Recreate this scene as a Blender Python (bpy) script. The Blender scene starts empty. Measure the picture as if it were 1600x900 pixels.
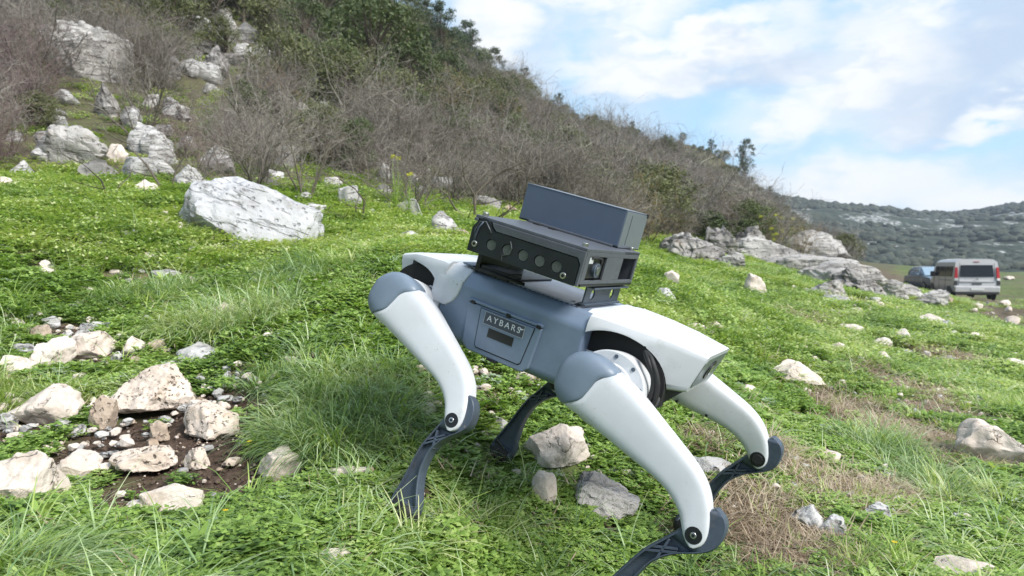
import bpy, bmesh, math, random
import numpy as np
from mathutils import Matrix, Vector

S = bpy.context.scene
C = S.collection
rad = math.radians
random.seed(7)
rng = np.random.default_rng(7)

# ------------------------------------------------------------------ camera
FPX = 1070.0; CX = 800.0; HORIZON = 414.0
PITCH = math.atan((450 - HORIZON) / FPX)
cd = bpy.data.cameras.new('camera'); cam = bpy.data.objects.new('camera', cd); C.objects.link(cam)
cd.sensor_width = 36.0; cd.lens = 36.0 * FPX / 1600.0
cd.clip_start = 0.05; cd.clip_end = 3000
cam.location = (0, 0, 0); cam.rotation_euler = (rad(90) - PITCH, 0, 0)
cd.dof.use_dof = True; cd.dof.focus_distance = 1.6; cd.dof.aperture_fstop = 7.0
S.camera = cam
S.view_settings.view_transform = 'Standard'; S.view_settings.look = 'None'
S.view_settings.gamma = 1.0; S.view_settings.use_curve_mapping = False
S.view_settings.exposure = 2.12
S.render.engine = 'CYCLES'

# ------------------------------------------------------------------ node helpers
class NT:
    def __init__(s, tree):
        s.t = tree; s.t.nodes.clear()
    def n(s, typ, **kw):
        nd = s.t.nodes.new(typ)
        for k, v in kw.items(): setattr(nd, k, v)
        return nd
    def l(s, a, b): s.t.links.new(a, b)
    def put(s, sock, v):
        if isinstance(v, bpy.types.NodeSocket): s.l(v, sock)
        elif v is not None:
            if hasattr(sock.default_value, '__len__') and hasattr(v, '__len__') and len(v) == 3 and len(sock.default_value) == 4: v = (*v, 1)
            sock.default_value = v
    def m(s, op, a, b=None, c=None, clamp=False):
        nd = s.n('ShaderNodeMath', operation=op); nd.use_clamp = clamp
        for i, v in enumerate((a, b, c)):
            if v is not None: s.put(nd.inputs[i], v)
        return nd.outputs[0]
    def vm(s, op, a, b=None, out=0):
        nd = s.n('ShaderNodeVectorMath', operation=op); s.put(nd.inputs[0], a)
        if b is not None: s.put(nd.inputs[1] if op != 'SCALE' else nd.inputs[3], b)
        return nd.outputs[out]
    def mix(s, f, a, b, blend='MIX'):
        nd = s.n('ShaderNodeMix', data_type='RGBA', blend_type=blend)
        s.put(nd.inputs[0], f); s.put(nd.inputs[6], a); s.put(nd.inputs[7], b)
        return nd.outputs[2]
    def noise(s, vec, scale, detail=4, rough=.55, out=0, w=None):
        nd = s.n('ShaderNodeTexNoise'); nd.inputs['Scale'].default_value = scale
        nd.inputs['Detail'].default_value = detail; nd.inputs['Roughness'].default_value = rough
        if vec is not None: s.put(nd.inputs['Vector'], vec)
        return nd.outputs[out]
    def ramp(s, f, stops, interp='LINEAR'):
        nd = s.n('ShaderNodeValToRGB'); cr = nd.color_ramp; cr.interpolation = interp
        while len(cr.elements) < len(stops): cr.elements.new(.5)
        for e, (p, c) in zip(cr.elements, stops):
            e.position = p; e.color = (*c, 1) if hasattr(c, '__len__') else (c, c, c, 1)
        s.put(nd.inputs[0], f); return nd.outputs[0]
    def sm(s, v, a, b, lo=0., hi=1.):
        nd = s.n('ShaderNodeMapRange', interpolation_type='SMOOTHSTEP')
        for i, x in enumerate((v, a, b, lo, hi)): s.put(nd.inputs[i], x)
        return nd.outputs[0]

# ------------------------------------------------------------------ sky and sun
SUN_EL = rad(43); SUN_AZ = rad(130)     # azimuth clockwise from +Y (the view direction)
wd = bpy.data.worlds.new('World'); S.world = wd; wd.use_nodes = True
T = NT(wd.node_tree)
sky = T.n('ShaderNodeTexSky', sky_type='NISHITA'); sky.sun_disc = False
sky.sun_elevation = SUN_EL; sky.sun_rotation = SUN_AZ; sky.air_density = 1.0; sky.dust_density = 1.2
dirv = T.n('ShaderNodeTexCoord').outputs['Generated']
sep = T.n('ShaderNodeSeparateXYZ'); T.l(dirv, sep.inputs[0])
wv = T.vm('MULTIPLY', dirv, (1.0, 1.0, 2.2))
n1 = T.noise(wv, 3.2, 6, .58); n2 = T.noise(wv, 9.0, 6, .6)
dist = T.vm('SCALE', T.vm('SUBTRACT', T.noise(wv, 5.5, 5, .6, out=1), (.5, .5, .5)), .22)
dw = T.vm('ADD', dirv, dist)
def blob(px, py, rx, ry):
    d = Vector(((px - CX) / FPX, 1, (HORIZON - py) / FPX)).normalized()
    e = T.vm('SUBTRACT', dw, tuple(d))
    e = T.vm('MULTIPLY', e, (FPX / rx, FPX / rx * .6, FPX / ry))
    return T.sm(T.vm('LENGTH', e, out=1), 1.45, .3)
def total(L):
    a = None
    for b in L:
        v = blob(*b)
        a = v if a is None else T.m('MAXIMUM', a, v)
    return a
bright = total([(945, 5, 120, 55), (1060, 75, 190, 40), (1325, 125, 90, 85), (1240, 185, 90, 36), (1000, 130, 80, 30), (1335, 296, 170, 52), (1580, 318, 120, 40), (1400, 10, 70, 30), (780, 45, 60, 50), (1560, 175, 70, 20)])
grey = total([(1410, 140, 130, 100), (1580, 90, 140, 110), (1150, 110, 180, 60)])
blue = total([(1150, 12, 150, 45), (1150, 205, 110, 60), (1340, 245, 160, 26), (905, 112, 50, 26), (660, 5, 80, 40), (1540, 215, 90, 16), (870, 190, 60, 40)])
veil = T.sm(T.m('ADD', n1, T.m('MULTIPLY', n2, .25)), .42, .78)
veil = T.m('ADD', T.m('MULTIPLY', veil, .55), .30)
veil = T.m('MAXIMUM', veil, T.m('MULTIPLY', grey, .92))
veil = T.m('MULTIPLY', veil, T.m('SUBTRACT', 1.0, T.m('MULTIPLY', blue, .78)))
cloudc = T.mix(T.m('MULTIPLY', grey, .8), (2.10, 2.42, 2.80), (1.66, 2.02, 2.56))
cloudc = T.mix(T.sm(n2, .5, .75), cloudc, (2.55, 2.72, 2.9))
c1 = T.mix(T.m('MINIMUM', veil, 1.0), T.mix(.8, sky.outputs[0], (1.12, 2.08, 2.95)), cloudc)
hb = T.m('MULTIPLY', T.m('MULTIPLY', bright, T.sm(T.m('ADD', n2, T.m('MULTIPLY', n1, .4)), .50, .72)), .95)
hb = T.m('MAXIMUM', hb, T.m('MULTIPLY', bright, .5))
c2 = T.mix(hb, c1, (3.1, 3.12, 3.15))
below = T.sm(sep.outputs[2], -.02, -.10)
c3 = T.mix(below, c2, (.8, .95, .7))
bg = T.n('ShaderNodeBackground'); bg.inputs[1].default_value = 0.08
T.l(c3, bg.inputs[0]); wo = T.n('ShaderNodeOutputWorld'); T.l(bg.outputs[0], wo.inputs[0])

sl = bpy.data.lights.new('sun', 'SUN'); sl.energy = 1.5; sl.angle = rad(26); sl.color = (1, .965, .9)
so = bpy.data.objects.new('sun', sl); C.objects.link(so)
sd = Vector((math.sin(SUN_AZ) * math.cos(SUN_EL), math.cos(SUN_AZ) * math.cos(SUN_EL), math.sin(SUN_EL)))
so.rotation_euler = sd.to_track_quat('Z', 'Y').to_euler()

# ------------------------------------------------------------------ object helpers
def link(o, parent=None):
    C.objects.link(o)
    if parent is not None: o.parent = parent
    return o
def tag(o, label=None, cat=None, group=None, kind=None):
    if label: o['label'] = label
    if cat: o['category'] = cat
    if group: o['group'] = group
    if kind: o['kind'] = kind
    return o
def obj(name, verts, faces, mat=None, parent=None, smooth=False, bevel=0, seg=2, angle=35):
    me = bpy.data.meshes.new(name)
    me.from_pydata([tuple(map(float, v)) for v in verts], [], [tuple(int(i) for i in f) for f in faces])
    if mat: me.materials.append(mat)
    if smooth: me.shade_smooth()
    o = link(bpy.data.objects.new(name, me), parent)
    fin(o, bevel, seg, angle)
    return o
def fin(o, bevel=0, seg=2, angle=35):
    if bevel:
        m = o.modifiers.new('bevel', 'BEVEL'); m.width = bevel; m.segments = seg; m.limit_method = 'ANGLE'; m.angle_limit = rad(angle)
        m.harden_normals = False
        o.data.shade_smooth()
        w = o.modifiers.new('wn', 'WEIGHTED_NORMAL'); w.keep_sharp = True
def fastmesh(name, V, F, mat=None):      # numpy verts, uniform faces
    me = bpy.data.meshes.new(name); V = np.asarray(V, np.float32); F = np.asarray(F, np.int32)
    me.vertices.add(len(V)); me.vertices.foreach_set('co', V.ravel())
    k = F.shape[1]; me.loops.add(F.size); me.loops.foreach_set('vertex_index', F.ravel())
    me.polygons.add(len(F)); me.polygons.foreach_set('loop_start', np.arange(0, F.size, k, dtype=np.int32))
    if mat: me.materials.append(mat)
    me.update(calc_edges=True); me.validate(); return me
class MB:
    """collects shapes, then links them as one mesh object"""
    def __init__(s): s.v = []; s.f = []
    def add(s, V, F):
        b = len(s.v); s.v += [tuple(v) for v in V]; s.f += [tuple(i + b for i in f) for f in F]; return s
    def box(s, x0, x1, y0, y1, z0, z1):
        V = [(x, y, z) for x in (x0, x1) for y in (y0, y1) for z in (z0, z1)]
        return s.add(V, [(0, 1, 3, 2), (4, 6, 7, 5), (0, 4, 5, 1), (2, 3, 7, 6), (0, 2, 6, 4), (1, 5, 7, 3)])
    def prism(s, poly, f0, f1):   # poly 2D list, f0/f1 map 2D->3D for the two ends
        n = len(poly); V = [f0(*p) for p in poly] + [f1(*p) for p in poly]
        F = [tuple(range(n))[::-1], tuple(range(n, 2 * n))] + [(i, (i + 1) % n, n + (i + 1) % n, n + i) for i in range(n)]
        return s.add(V, F)
    def cyl(s, c, ax, r, h, n=24, r2=None):
        c = Vector(c); ax = Vector(ax).normalized(); a = ax.orthogonal().normalized(); b = ax.cross(a); r2 = r if r2 is None else r2
        V = []
        for k, rr in ((-.5, r), (.5, r2)):
            for i in range(n):
                t = 2 * math.pi * i / n; V.append(c + ax * (k * h) + (a * math.cos(t) + b * math.sin(t)) * rr)
        F = [tuple(range(n))[::-1], tuple(range(n, 2 * n))] + [(i, (i + 1) % n, n + (i + 1) % n, n + i) for i in range(n)]
        return s.add(V, F)
    def tube(s, pts, r, n=8):
        pts = [Vector(p) for p in pts]; rs = r if hasattr(r, '__len__') else [r] * len(pts); V = []; a = None
        for i, p in enumerate(pts):
            d = (pts[min(i + 1, len(pts) - 1)] - pts[max(i - 1, 0)]).normalized()
            a = d.orthogonal().normalized() if a is None else (a - d * a.dot(d)).normalized()
            b = d.cross(a)
            for k in range(n):
                t = 2 * math.pi * k / n; V.append(p + (a * math.cos(t) + b * math.sin(t)) * rs[i])
        F = [(i * n + k, i * n + (k + 1) % n, (i + 1) * n + (k + 1) % n, (i + 1) * n + k) for i in range(len(pts) - 1) for k in range(n)]
        F += [tuple(range(n))[::-1], tuple(range((len(pts) - 1) * n, len(pts) * n))]
        return s.add(V, F)
    def loft(s, rings, cap=True):
        n = len(rings[0]); V = [p for r in rings for p in r]
        F = [(i * n + k, i * n + (k + 1) % n, (i + 1) * n + (k + 1) % n, (i + 1) * n + k) for i in range(len(rings) - 1) for k in range(n)]
        if cap: F += [tuple(range(n))[::-1], tuple(range((len(rings) - 1) * n, len(rings) * n))]
        return s.add(V, F)
    def build(s, name, mat, parent=None, smooth=False, bevel=0, seg=2, angle=35):
        o = obj(name, s.v, s.f, mat, parent, smooth, bevel, seg, angle)
        bm = bmesh.new(); bm.from_mesh(o.data); bmesh.ops.recalc_face_normals(bm, faces=bm.faces); bm.to_mesh(o.data); bm.free()
        return o

# ------------------------------------------------------------------ noise in numpy
_perm = np.random.default_rng(3).permutation(256).astype(np.int64); _perm = np.concatenate([_perm, _perm, _perm])
_grad = np.random.default_rng(4).normal(size=(256, 3)); _grad /= np.linalg.norm(_grad, axis=1)[:, None]
def perlin(p):
    p = np.asarray(p, float); i = np.floor(p).astype(np.int64); f = p - i; i &= 255
    u = f * f * f * (f * (f * 6 - 15) + 10); r = 0
    for dx in (0, 1):
        for dy in (0, 1):
            for dz in (0, 1):
                h = _perm[_perm[_perm[(i[:, 0] + dx) & 255] + ((i[:, 1] + dy) & 255)] + ((i[:, 2] + dz) & 255)]
                g = _grad[h & 255]; d = (g * (f - (dx, dy, dz))).sum(1)
                r = r + d * (u[:, 0] if dx else 1 - u[:, 0]) * (u[:, 1] if dy else 1 - u[:, 1]) * (u[:, 2] if dz else 1 - u[:, 2])
    return r * 1.6
def fbm(p, o=4):
    r = 0; a = 1.0
    for k in range(o): r = r + a * perlin(p * 2 ** k + k * 17.3); a *= .5
    return r
def fbm2(x, y, s=1., o=4): return fbm(np.stack([x * s, y * s, np.full_like(x, 3.7)], 1), o)

# ------------------------------------------------------------------ terrain (world = relative to the eye, metres)
CP = np.cos(PITCH); SP = np.sin(PITCH)
def ray(px, py):
    a = (px - CX) / FPX; b = -(py - 450) / FPX
    d = np.array([a, CP + b * SP, -SP + b * CP]); return d / d[1]
_ctl = [(-.0,1.0,-.60)]
def P(px, py, d): r = ray(px, py) * d; _ctl.append(tuple(r))
def E_(px, e, d): _ctl.append(((px - CX) / FPX * d, d, e * d))
_ctl += [(.09, 1.33, -.725), (-.285, 1.48, -.552), (-.045, 2.03, -.585), (.45, 1.85, -.70)]
for a in [(240,650,2.25),(0,890,1.15),(70,640,2.3),(250,820,1.45),(450,740,1.7),(560,900,1.25),(850,740,2.0),(1240,600,4.2),(1450,830,1.95),(1590,700,3.0),
          (1400,900,1.6),(1600,560,6.5),(1350,520,7.5),(1100,480,5.5),(1000,440,6.),(650,395,4.5),(560,420,4.),(600,560,2.5),(700,362,6.5),(300,500,3.2),(100,470,3.6),
          (350,395,5),(490,408,4.8),(280,345,5.4),(100,350,5),(50,285,7),(200,290,7.2),(400,300,7.6),(-200,450,3),(-200,290,6),(1900,700,3),(1500,500,12),
          (1400,470,19),(1490,466,32),(1600,500,18),(1600,450,45),(1600,600,5.5),(1420,447,42),(1600,429,110),(1800,430,90),(1500,430,90),(1440,438,60),(1440,430,90),(1900,480,20)]: P(*a)
for a in [(0,.12,7),(0,.25,12),(0,.36,20),(0,.42,30),(-300,.14,7),(-300,.3,14),(-300,.42,30),(200,.118,7.2),(200,.24,13),(200,.36,24),(200,.40,36),(400,.105,7.6),(400,.21,14),(400,.32,25),(400,.38,42),
          (600,.085,8),(600,.16,15),(600,.27,28),(600,.345,46),(600,.25,75),(720,.08,9.5),(800,.072,11),(800,.13,18),(800,.21,32),(800,.245,50),(900,.165,40),(900,.205,57),(700,.29,48),(1075,.135,64),(800,.2,80),
          (1000,.027,14),(1000,.07,22),(1000,.12,38),(1000,.165,60),(1000,.12,95),(1150,.015,20),(1150,.045,30),(1150,.075,45),(1150,.105,68),(1150,.07,110),
          (1250,.008,26),(1250,.02,40),(1250,.035,60),(1250,.052,85),(1250,.03,130),(1300,-.012,33),(1300,-.005,50),(1300,.01,90),(1350,-.02,45),(1350,-.012,90)]: E_(*a)
_ctl += [(0,-3,-.62),(-4,-3,-.05),(4,-3,-1),(-12,0,3.5),(12,0,-1.35),(30,0,-1.5),(60,40,-1.5),(0,-30,-1),(-40,-20,10),(40,-30,-1.5),(-40,30,24),(-60,80,28),(90,120,-1.5),(0,140,12),(1.2,.8,-.72),(-1.5,1.0,-.42),(0,.3,-.6)]
_ctl = np.array(_ctl)
_wx = lambda a: np.arcsinh(np.asarray(a, float) / 2.0)
def _phi(r2): return .5 * r2 * np.log(r2 + 1e-9)
_cp = np.stack([_wx(_ctl[:, 0]), _wx(_ctl[:, 1])], 1); _n = len(_cp)
_A = np.zeros((_n + 3, _n + 3)); _d2 = ((_cp[:, None] - _cp[None]) ** 2).sum(2)
_A[:_n, :_n] = _phi(_d2) + np.eye(_n) * 2e-3; _A[:_n, _n] = 1; _A[:_n, _n + 1:] = _cp; _A[_n:, :_n] = _A[:_n, _n:].T
_w = np.linalg.solve(_A, np.concatenate([np.arcsinh(_ctl[:, 2]), [0, 0, 0]]))
def ground(x, y, bumps=True):
    x = np.atleast_1d(np.asarray(x, float)); y = np.atleast_1d(np.asarray(y, float)); out = np.empty(len(x))
    for s in range(0, len(x), 20000):
        X = np.stack([_wx(x[s:s + 20000]), _wx(y[s:s + 20000])], 1)
        d2 = ((X[:, None] - _cp[None]) ** 2).sum(2)
        out[s:s + 20000] = _phi(d2) @ _w[:_n] + _w[_n] + X @ _w[_n + 1:]
    z = np.sinh(np.clip(out, -4, 4.2)); r = np.hypot(x, y)
    k = np.clip((r - 120) / 60, 0, 1); k = k * k * (3 - 2 * k); z = z * (1 - k) - 1.6 * k
    z = np.where((y > 20) & (x > .52 * y), np.maximum(z, -1.75), z)
    if bumps:
        z = z + .018 * fbm2(x, y, 3.1, 3) + .035 * np.clip(r / 6, 0, 1.5) * fbm2(x, y, .55, 3)
        z = z + np.where(z > .8, 1, 0) * np.clip((z - .8) * .3, 0, 1) * .35 * fbm2(x, y, .3, 4)
    return z
def gz(x, y): return float(ground([x], [y])[0])
_R0 = np.geomspace(.7, 140, 420)
def hit(px, py, far=140):          # the point of the ground seen at a pixel
    d = ray(px, py); r = _R0[_R0 <= far]
    z = ground(d[0] * r, r); g = d[2] * r - z
    i = np.where(g <= 0)[0]
    if not len(i): return None
    i = i[0]
    if i == 0: t = r[0]
    else:
        a, b = g[i - 1], g[i]; t = r[i - 1] + (r[i] - r[i - 1]) * a / (a - b + 1e-12)
    return np.array([d[0] * t, t, float(ground([d[0] * t], [t])[0])])

# ------------------------------------------------------------------ materials
def mat(name, col, rough=.5, metal=0., spec=.5, bump=0., bscale=200., var=0., vscale=8., coat=0., trans=None, dirt=0.):
    m = bpy.data.materials.new(name); m.use_nodes = True; N = NT(m.node_tree)
    b = N.n('ShaderNodeBsdfPrincipled'); o = N.n('ShaderNodeOutputMaterial'); N.l(b.outputs[0], o.inputs[0])
    tc = N.n('ShaderNodeTexCoord').outputs['Object']
    if var:
        f = N.noise(tc, vscale, 5, .6); c = N.mix(N.sm(f, .3, .7), tuple(x * (1 - var) for x in col), tuple(min(1, x * (1 + var * .6)) for x in col))
        if dirt:
            d = N.m('MULTIPLY', N.sm(N.noise(tc, 130, 3, .6), .62, .69), N.sm(N.noise(tc, 11, 4, .6), .50, .68)); d2 = N.m('MULTIPLY', N.sm(N.noise(tc, 17, 6, .75), .55, .8), .35)
            c = N.mix(N.m('MULTIPLY', N.m('MAXIMUM', d, d2), dirt), c, (.21, .17, .13))
        N.put(b.inputs['Base Color'], c)
        N.put(b.inputs['Roughness'], N.m('ADD', rough - .08, N.m('MULTIPLY', N.noise(tc, vscale * 4, 4), .16)))
    else:
        N.put(b.inputs['Base Color'], (*col, 1)); b.inputs['Roughness'].default_value = rough
    b.inputs['Metallic'].default_value = metal; b.inputs['Specular IOR Level'].default_value = spec
    if coat: b.inputs['Coat Weight'].default_value = coat; b.inputs['Coat Roughness'].default_value = .15
    if bump:
        bp = N.n('ShaderNodeBump'); bp.inputs['Strength'].default_value = bump; bp.inputs['Distance'].default_value = .001
        N.put(bp.inputs['Height'], N.noise(tc, bscale, 3)); N.l(bp.outputs[0], b.inputs['Normal'])
    return m
MW = mat('white_shell', (.535, .55, .58), .46, var=.06, vscale=9, bump=.06, bscale=500, dirt=.75)
MG = mat('grey_cap', (.140, .180, .235), .45, var=.06, vscale=20, bump=.12, bscale=900)
MT = mat('trunk_grey', (.165, .215, .30), .36, .1, var=.09, vscale=14, bump=.1, bscale=900)
MC = mat('calf_grey', (.060, .078, .108), .45, .1, var=.15, vscale=30, bump=.15, bscale=700, dirt=1.)
MK = mat('black_plastic', (.008, .009, .011), .4, var=.2, vscale=30)
MGAP = mat('gap_black', (.006, .006, .007), .8)
MR = mat('black_rubber', (.012, .012, .013), .65, var=.2, vscale=40)
MP = mat('dark_gloss_panel', (.012, .015, .021), .34, var=.3, vscale=16)
MF = mat('printed_dark_grey', (.075, .082, .098), .45, var=.12, vscale=60, bump=.35, bscale=650)
MB_ = mat('box_slate', (.092, .118, .175), .42, .3, var=.05, vscale=10, bump=.1, bscale=900)
MBS = mat('box_slate_lit', (.19, .215, .26), .36, .4, var=.05, vscale=30)  # paler copy of the box slate, stronger light on its end painted in
MM = mat('brushed_metal', (.42, .44, .50), .33, .85, var=.25, vscale=12, bump=.1)
MS = mat('screw_steel', (.5, .5, .5), .3, 1.)
ML = mat('lens_grey', (.075, .085, .088), .25, var=.2, vscale=60, coat=.5)
MFC = mat('face_grey', (.13, .16, .175), .35, var=.1, vscale=30)
MLG = mat('lettering_pale', (.66, .68, .70), .5)
MPL = mat('plate_slate', (.065, .075, .105), .4, .3, var=.1, vscale=50)
MHM = mat('hip_white', (.52, .53, .55), .4, var=.08, vscale=25)

# ------------------------------------------------------------------ the robot (built in its own axes: x along the back, y across, z up)
def robot():
    Rm = Matrix(((0.834766, 0.488162, 0.254683), (-0.470356, 0.872691, -0.131055), (-0.286236, -0.010392, 0.958103)))
    root = bpy.data.objects.new('quadruped_robot', None); C.objects.link(root)
    root.matrix_world = Matrix.Translation((0.03435, 1.74792, -0.16408)) @ Rm.to_4x4()
    root.empty_display_size = .2
    tag(root, 'white and grey four-legged robot carrying a dark sensor box, standing on the grassy slope', 'robot')
    Y0, Y1 = -.14, .19; YC = .025
    # ---- trunk
    def sec(x, ins=0.):
        y0, y1 = Y0 + ins, Y1 - ins; z0, z1 = -.070 + ins, .118 - ins
        pr = [(y0 + .03, z0), (y0 + .022, z0 + .001), (y0 + .004, z0 + .012), (y0, z0 + .020), (y0, z0 + .028), (y0, .074), (y0, .084), (y0 + .0045, .094), (y0 + .017, .1125), (y0 + .026, z1), (y0 + .034, z1),
              (y1 - .034, z1), (y1 - .026, z1), (y1 - .017, .1125), (y1 - .0045, .094), (y1, .084), (y1, .074), (y1, z0 + .028), (y1, z0 + .020), (y1 - .004, z0 + .012), (y1 - .022, z0 + .001), (y1 - .03, z0)]
        return [(x, y, z) for y, z in pr]
    b = MB(); b.loft([sec(-.185, .012), sec(-.18, .002), sec(-.175), sec(.205), sec(.210, .002), sec(.214, .012)])
    tr = b.build('trunk', MT, root, bevel=.0012, angle=40)
    # raised frame round the hatch
    fr = MB(); yo = Y0 - .007
    poly = [(-.100, .050), (.112, .050), (.104, -.052), (.090, -.066), (-.070, -.066), (-.088, -.052)]
    inner = [(-.060, .0505), (.096, .0505), (.084, -.056), (-.052, -.056)]
    fr.prism(poly, lambda x, z: (x, Y0 + .002, z), lambda x, z: (x * .985, yo, z * .97))
    fr.build('hatch_frame', MT, root, bevel=.003, seg=3)
    fr = MB(); fr.prism([(-.098, .059), (-.098, .052), (.112, .052), (.112, .059)], lambda x, z: (x, Y0 + .001, z), lambda x, z: (x, Y0 - .009, z)); fr.build('hatch_lip', MT, root, bevel=.002)
    g = MB(); g.prism([(-.0585, .0465), (.0955, .0465), (.0825, -.0455), (.076, -.0515), (-.044, -.0515), (-.051, -.0455)], lambda x, z: (x, yo + .002, z), lambda x, z: (x, yo - .0006, z)); g.build('hatch_gap', MGAP, root)
    h = MB(); h.prism([(-.0560, .0450), (.0930, .0450), (.0805, -.0445), (.0750, -.0490), (-.0430, -.0490), (-.0490, -.0445)], lambda x, z: (x, yo + .001, z), lambda x, z: (x, yo - .0022, z))
    hd = h.build('hatch', MT, root, bevel=.0008)
    for x in (-.082, .020, .103):
        k = MB(); k.box(x - .006, x + .006, Y0 - .0105, Y0 - .001, .048, .0565); k.build('hatch_clip', MK, root, bevel=.001)
    yh = yo - .0022
    p = MB(); p.box(-.0400, .0720, yh - .0018, yh + .0005, .0130, .0425); pl = p.build('name_plate', MPL, hd, bevel=.0006)
    e = MB()
    for a in ((-.0400, .0720, .0421, .0425), (-.0400, .0720, .0130, .0134), (-.0400, -.0396, .0134, .0421), (.0712, .0720, .0134, .0421)): e.box(a[0], a[1], yh - .0021, yh - .0017, a[2], a[3])
    e.build('plate_edge', MLG, hd)
    w = MB(); w.box(-.0235, .0520, yh - .0006, yh + .001, -.0165, .0085); w.build('window_frame', MT, hd, bevel=.0004)
    w = MB(); w.box(-.0215, .0500, yh - .0011, yh + .001, -.0150, .0070); w.build('display_window', MK, hd)
    # lettering on the plate
    def text(s, size, x, z, sp=1.0, extr=.0003):
        cu = bpy.data.curves.new('lettering', 'FONT'); cu.body = s; cu.size = size; cu.space_character = sp; cu.extrude = extr; cu.align_x = 'CENTER'; cu.align_y = 'CENTER'
        to = bpy.data.objects.new('lettering', cu); C.objects.link(to)
        bpy.context.view_layer.update(); me = bpy.data.meshes.new_from_object(to); bpy.data.objects.remove(to)
        o = link(bpy.data.objects.new('lettering', me), hd); me.materials.clear(); me.materials.append(MLG)
        o.location = (x, yh - .0022, z); o.rotation_euler = (rad(90), 0, 0); return o
    lt = text('AYBARS', .0208, .0150, .0285, 1.38)
    # small bird-like flourish over the last letter
    f = MB()
    for q in ([(.058, .0355), (.0695, .0330), (.061, .0300)], [(.064, .0345), (.0712, .0345), (.0655, .0318)]):
        f.prism(q, lambda x, z: (x, yh - .0018, z), lambda x, z: (x, yh - .0025, z))
    f.build('logo_mark', MLG, hd)
    k = MB(); k.box(-.008, .020, Y0 - .010, Y0 + .004, -.0695, -.063); k.build('latch', MK, root, bevel=.001)
    # ---- top: silver plate, vent strips
    t = MB(); t.box(-.135, .150, Y0 + .040, Y1 - .040, .118, .1225); t.build('top_plate', MM, root, bevel=.001)
    for yy in (Y0 + .0345, Y1 - .0345):
        v = MB(); v.box(-.075, .165, yy - .0055, yy + .0055, .1165, .1185); v.build('vent_strip', MK, root)
        v = MB()
        for i in range(19): v.box(-.073 + i * .0125, -.0665 + i * .0125, yy - .004, yy + .004, .1180, .1198)
        v.build('vent_louvres', MT, root)
    for x, y in ((-.12, -.07), (.135, -.07), (.135, .12), (-.12, .12)):
        k = MB(); k.cyl((x, y, .1235), (0, 0, 1), .0045, .003, 10); k.build('screw', MS, root)
    # ---- end covers (head at +x, tail at -x)
    def cover(sg, name, x0, x1, zt0, zt1, flap):
        b = MB()
        def ring(x, y0, y1, zb, zt, c=.018):
            return [(sg * x, y, z) for y, z in ((y0 + c, zb), (y0 + c * .3, zb + c * .3), (y0, zb + c), (y0, zt - c), (y0 + c * .3, zt - c * .3), (y0 + c, zt), (y1 - c, zt), (y1 - c * .3, zt - c * .3), (y1, zt - c), (y1, zb + c), (y1 - c * .3, zb + c * .3), (y1 - c, zb))]
        L = x1 - x0
        rings = [ring(x0, -.142, .192, -.02, zt0, .022), ring(x0 + .10 * L, -.142, .192, -.02, zt0 + .002, .022), ring(x0 + .42 * L, -.128, .178, -.01, zt0 * .75 + zt1 * .25 + .004, .02),
                 ring(x0 + .72 * L, -.104, .154, .006, zt0 * .45 + zt1 * .55 + .004, .017), ring(x1 - .004, -.082, .132, .016, zt1, .014)]
        # slanted face: the top edge reaches further out than the bottom one
        last = [(sg * (x1 + (p[2] - .07) * .28), p[1], p[2]) for p in rings[-1]]
        b.loft(rings[:-1] + [last])
        o = b.build(name, MW, root)
        def cut(mb):
            c = mb.build('cut', None, root); m = o.modifiers.new('b', 'BOOLEAN'); m.object = c; m.operation = 'DIFFERENCE'; m.solver = 'EXACT'
            bpy.context.view_layer.update(); me = bpy.data.meshes.new_from_object(o.evaluated_get(bpy.context.evaluated_depsgraph_get()))
            o.modifiers.clear(); o.data = me; bpy.data.objects.remove(c)
        # arches over the hip motors
        lin = []
        for side, y0, y1 in ((-1, -.30, -.085), (1, .135, .35)):
            m = MB(); cx = sg * (.288 if sg > 0 else .272); r = .100 if sg > 0 else .090; zc = .000; kx = 1.22 if sg > 0 else 1.04
            pts = [(cx + r * kx * math.cos(t), zc + r * math.sin(t)) for t in np.linspace(0, math.pi, 28)]
            edge = cx - sg * r * kx
            pts = [(cx + r * kx, -.2)] + pts + [(cx - r * kx, -.2)]
            if flap:   # leave a rounded flap next to the trunk
                pts = [(p[0] if sg * p[0] > .198 else sg * .198, p[1]) for p in pts]
            m.prism(pts, lambda x, z: (x, y0, z), lambda x, z: (x, y1, z)); cut(m)
            lin.append((side, [(cx + (p[0] - cx) * .985, max(p[1] * .985, -.03)) for p in pts]))
        # hollow below
        m = MB(); m.box(*(sorted((sg * (x0 + .012), sg * (x0 + .135)))), -.12, .17, -.30, .09); cut(m)
        o.data.materials.clear(); o.data.materials.append(MW)
        for side, pp_ in lin:
            ya, yb = (-.106, -.076) if side < 0 else (.126, .156)
            m = MB(); m.prism(pp_, lambda x, z: (x, ya, z), lambda x, z: (x, yb, z)); m.build('arch_dark_fill', MGAP, o)  # solid black block painting in the shade of the hollow arch
        fin(o, .0035, 3, 30)
        return o, last
    hd_, last = cover(1, 'head_cover', .212, .462, .122, .108, False)
    tl_, _ = cover(-1, 'tail_cover', .183, .368, .1245, .092, True)
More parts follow.
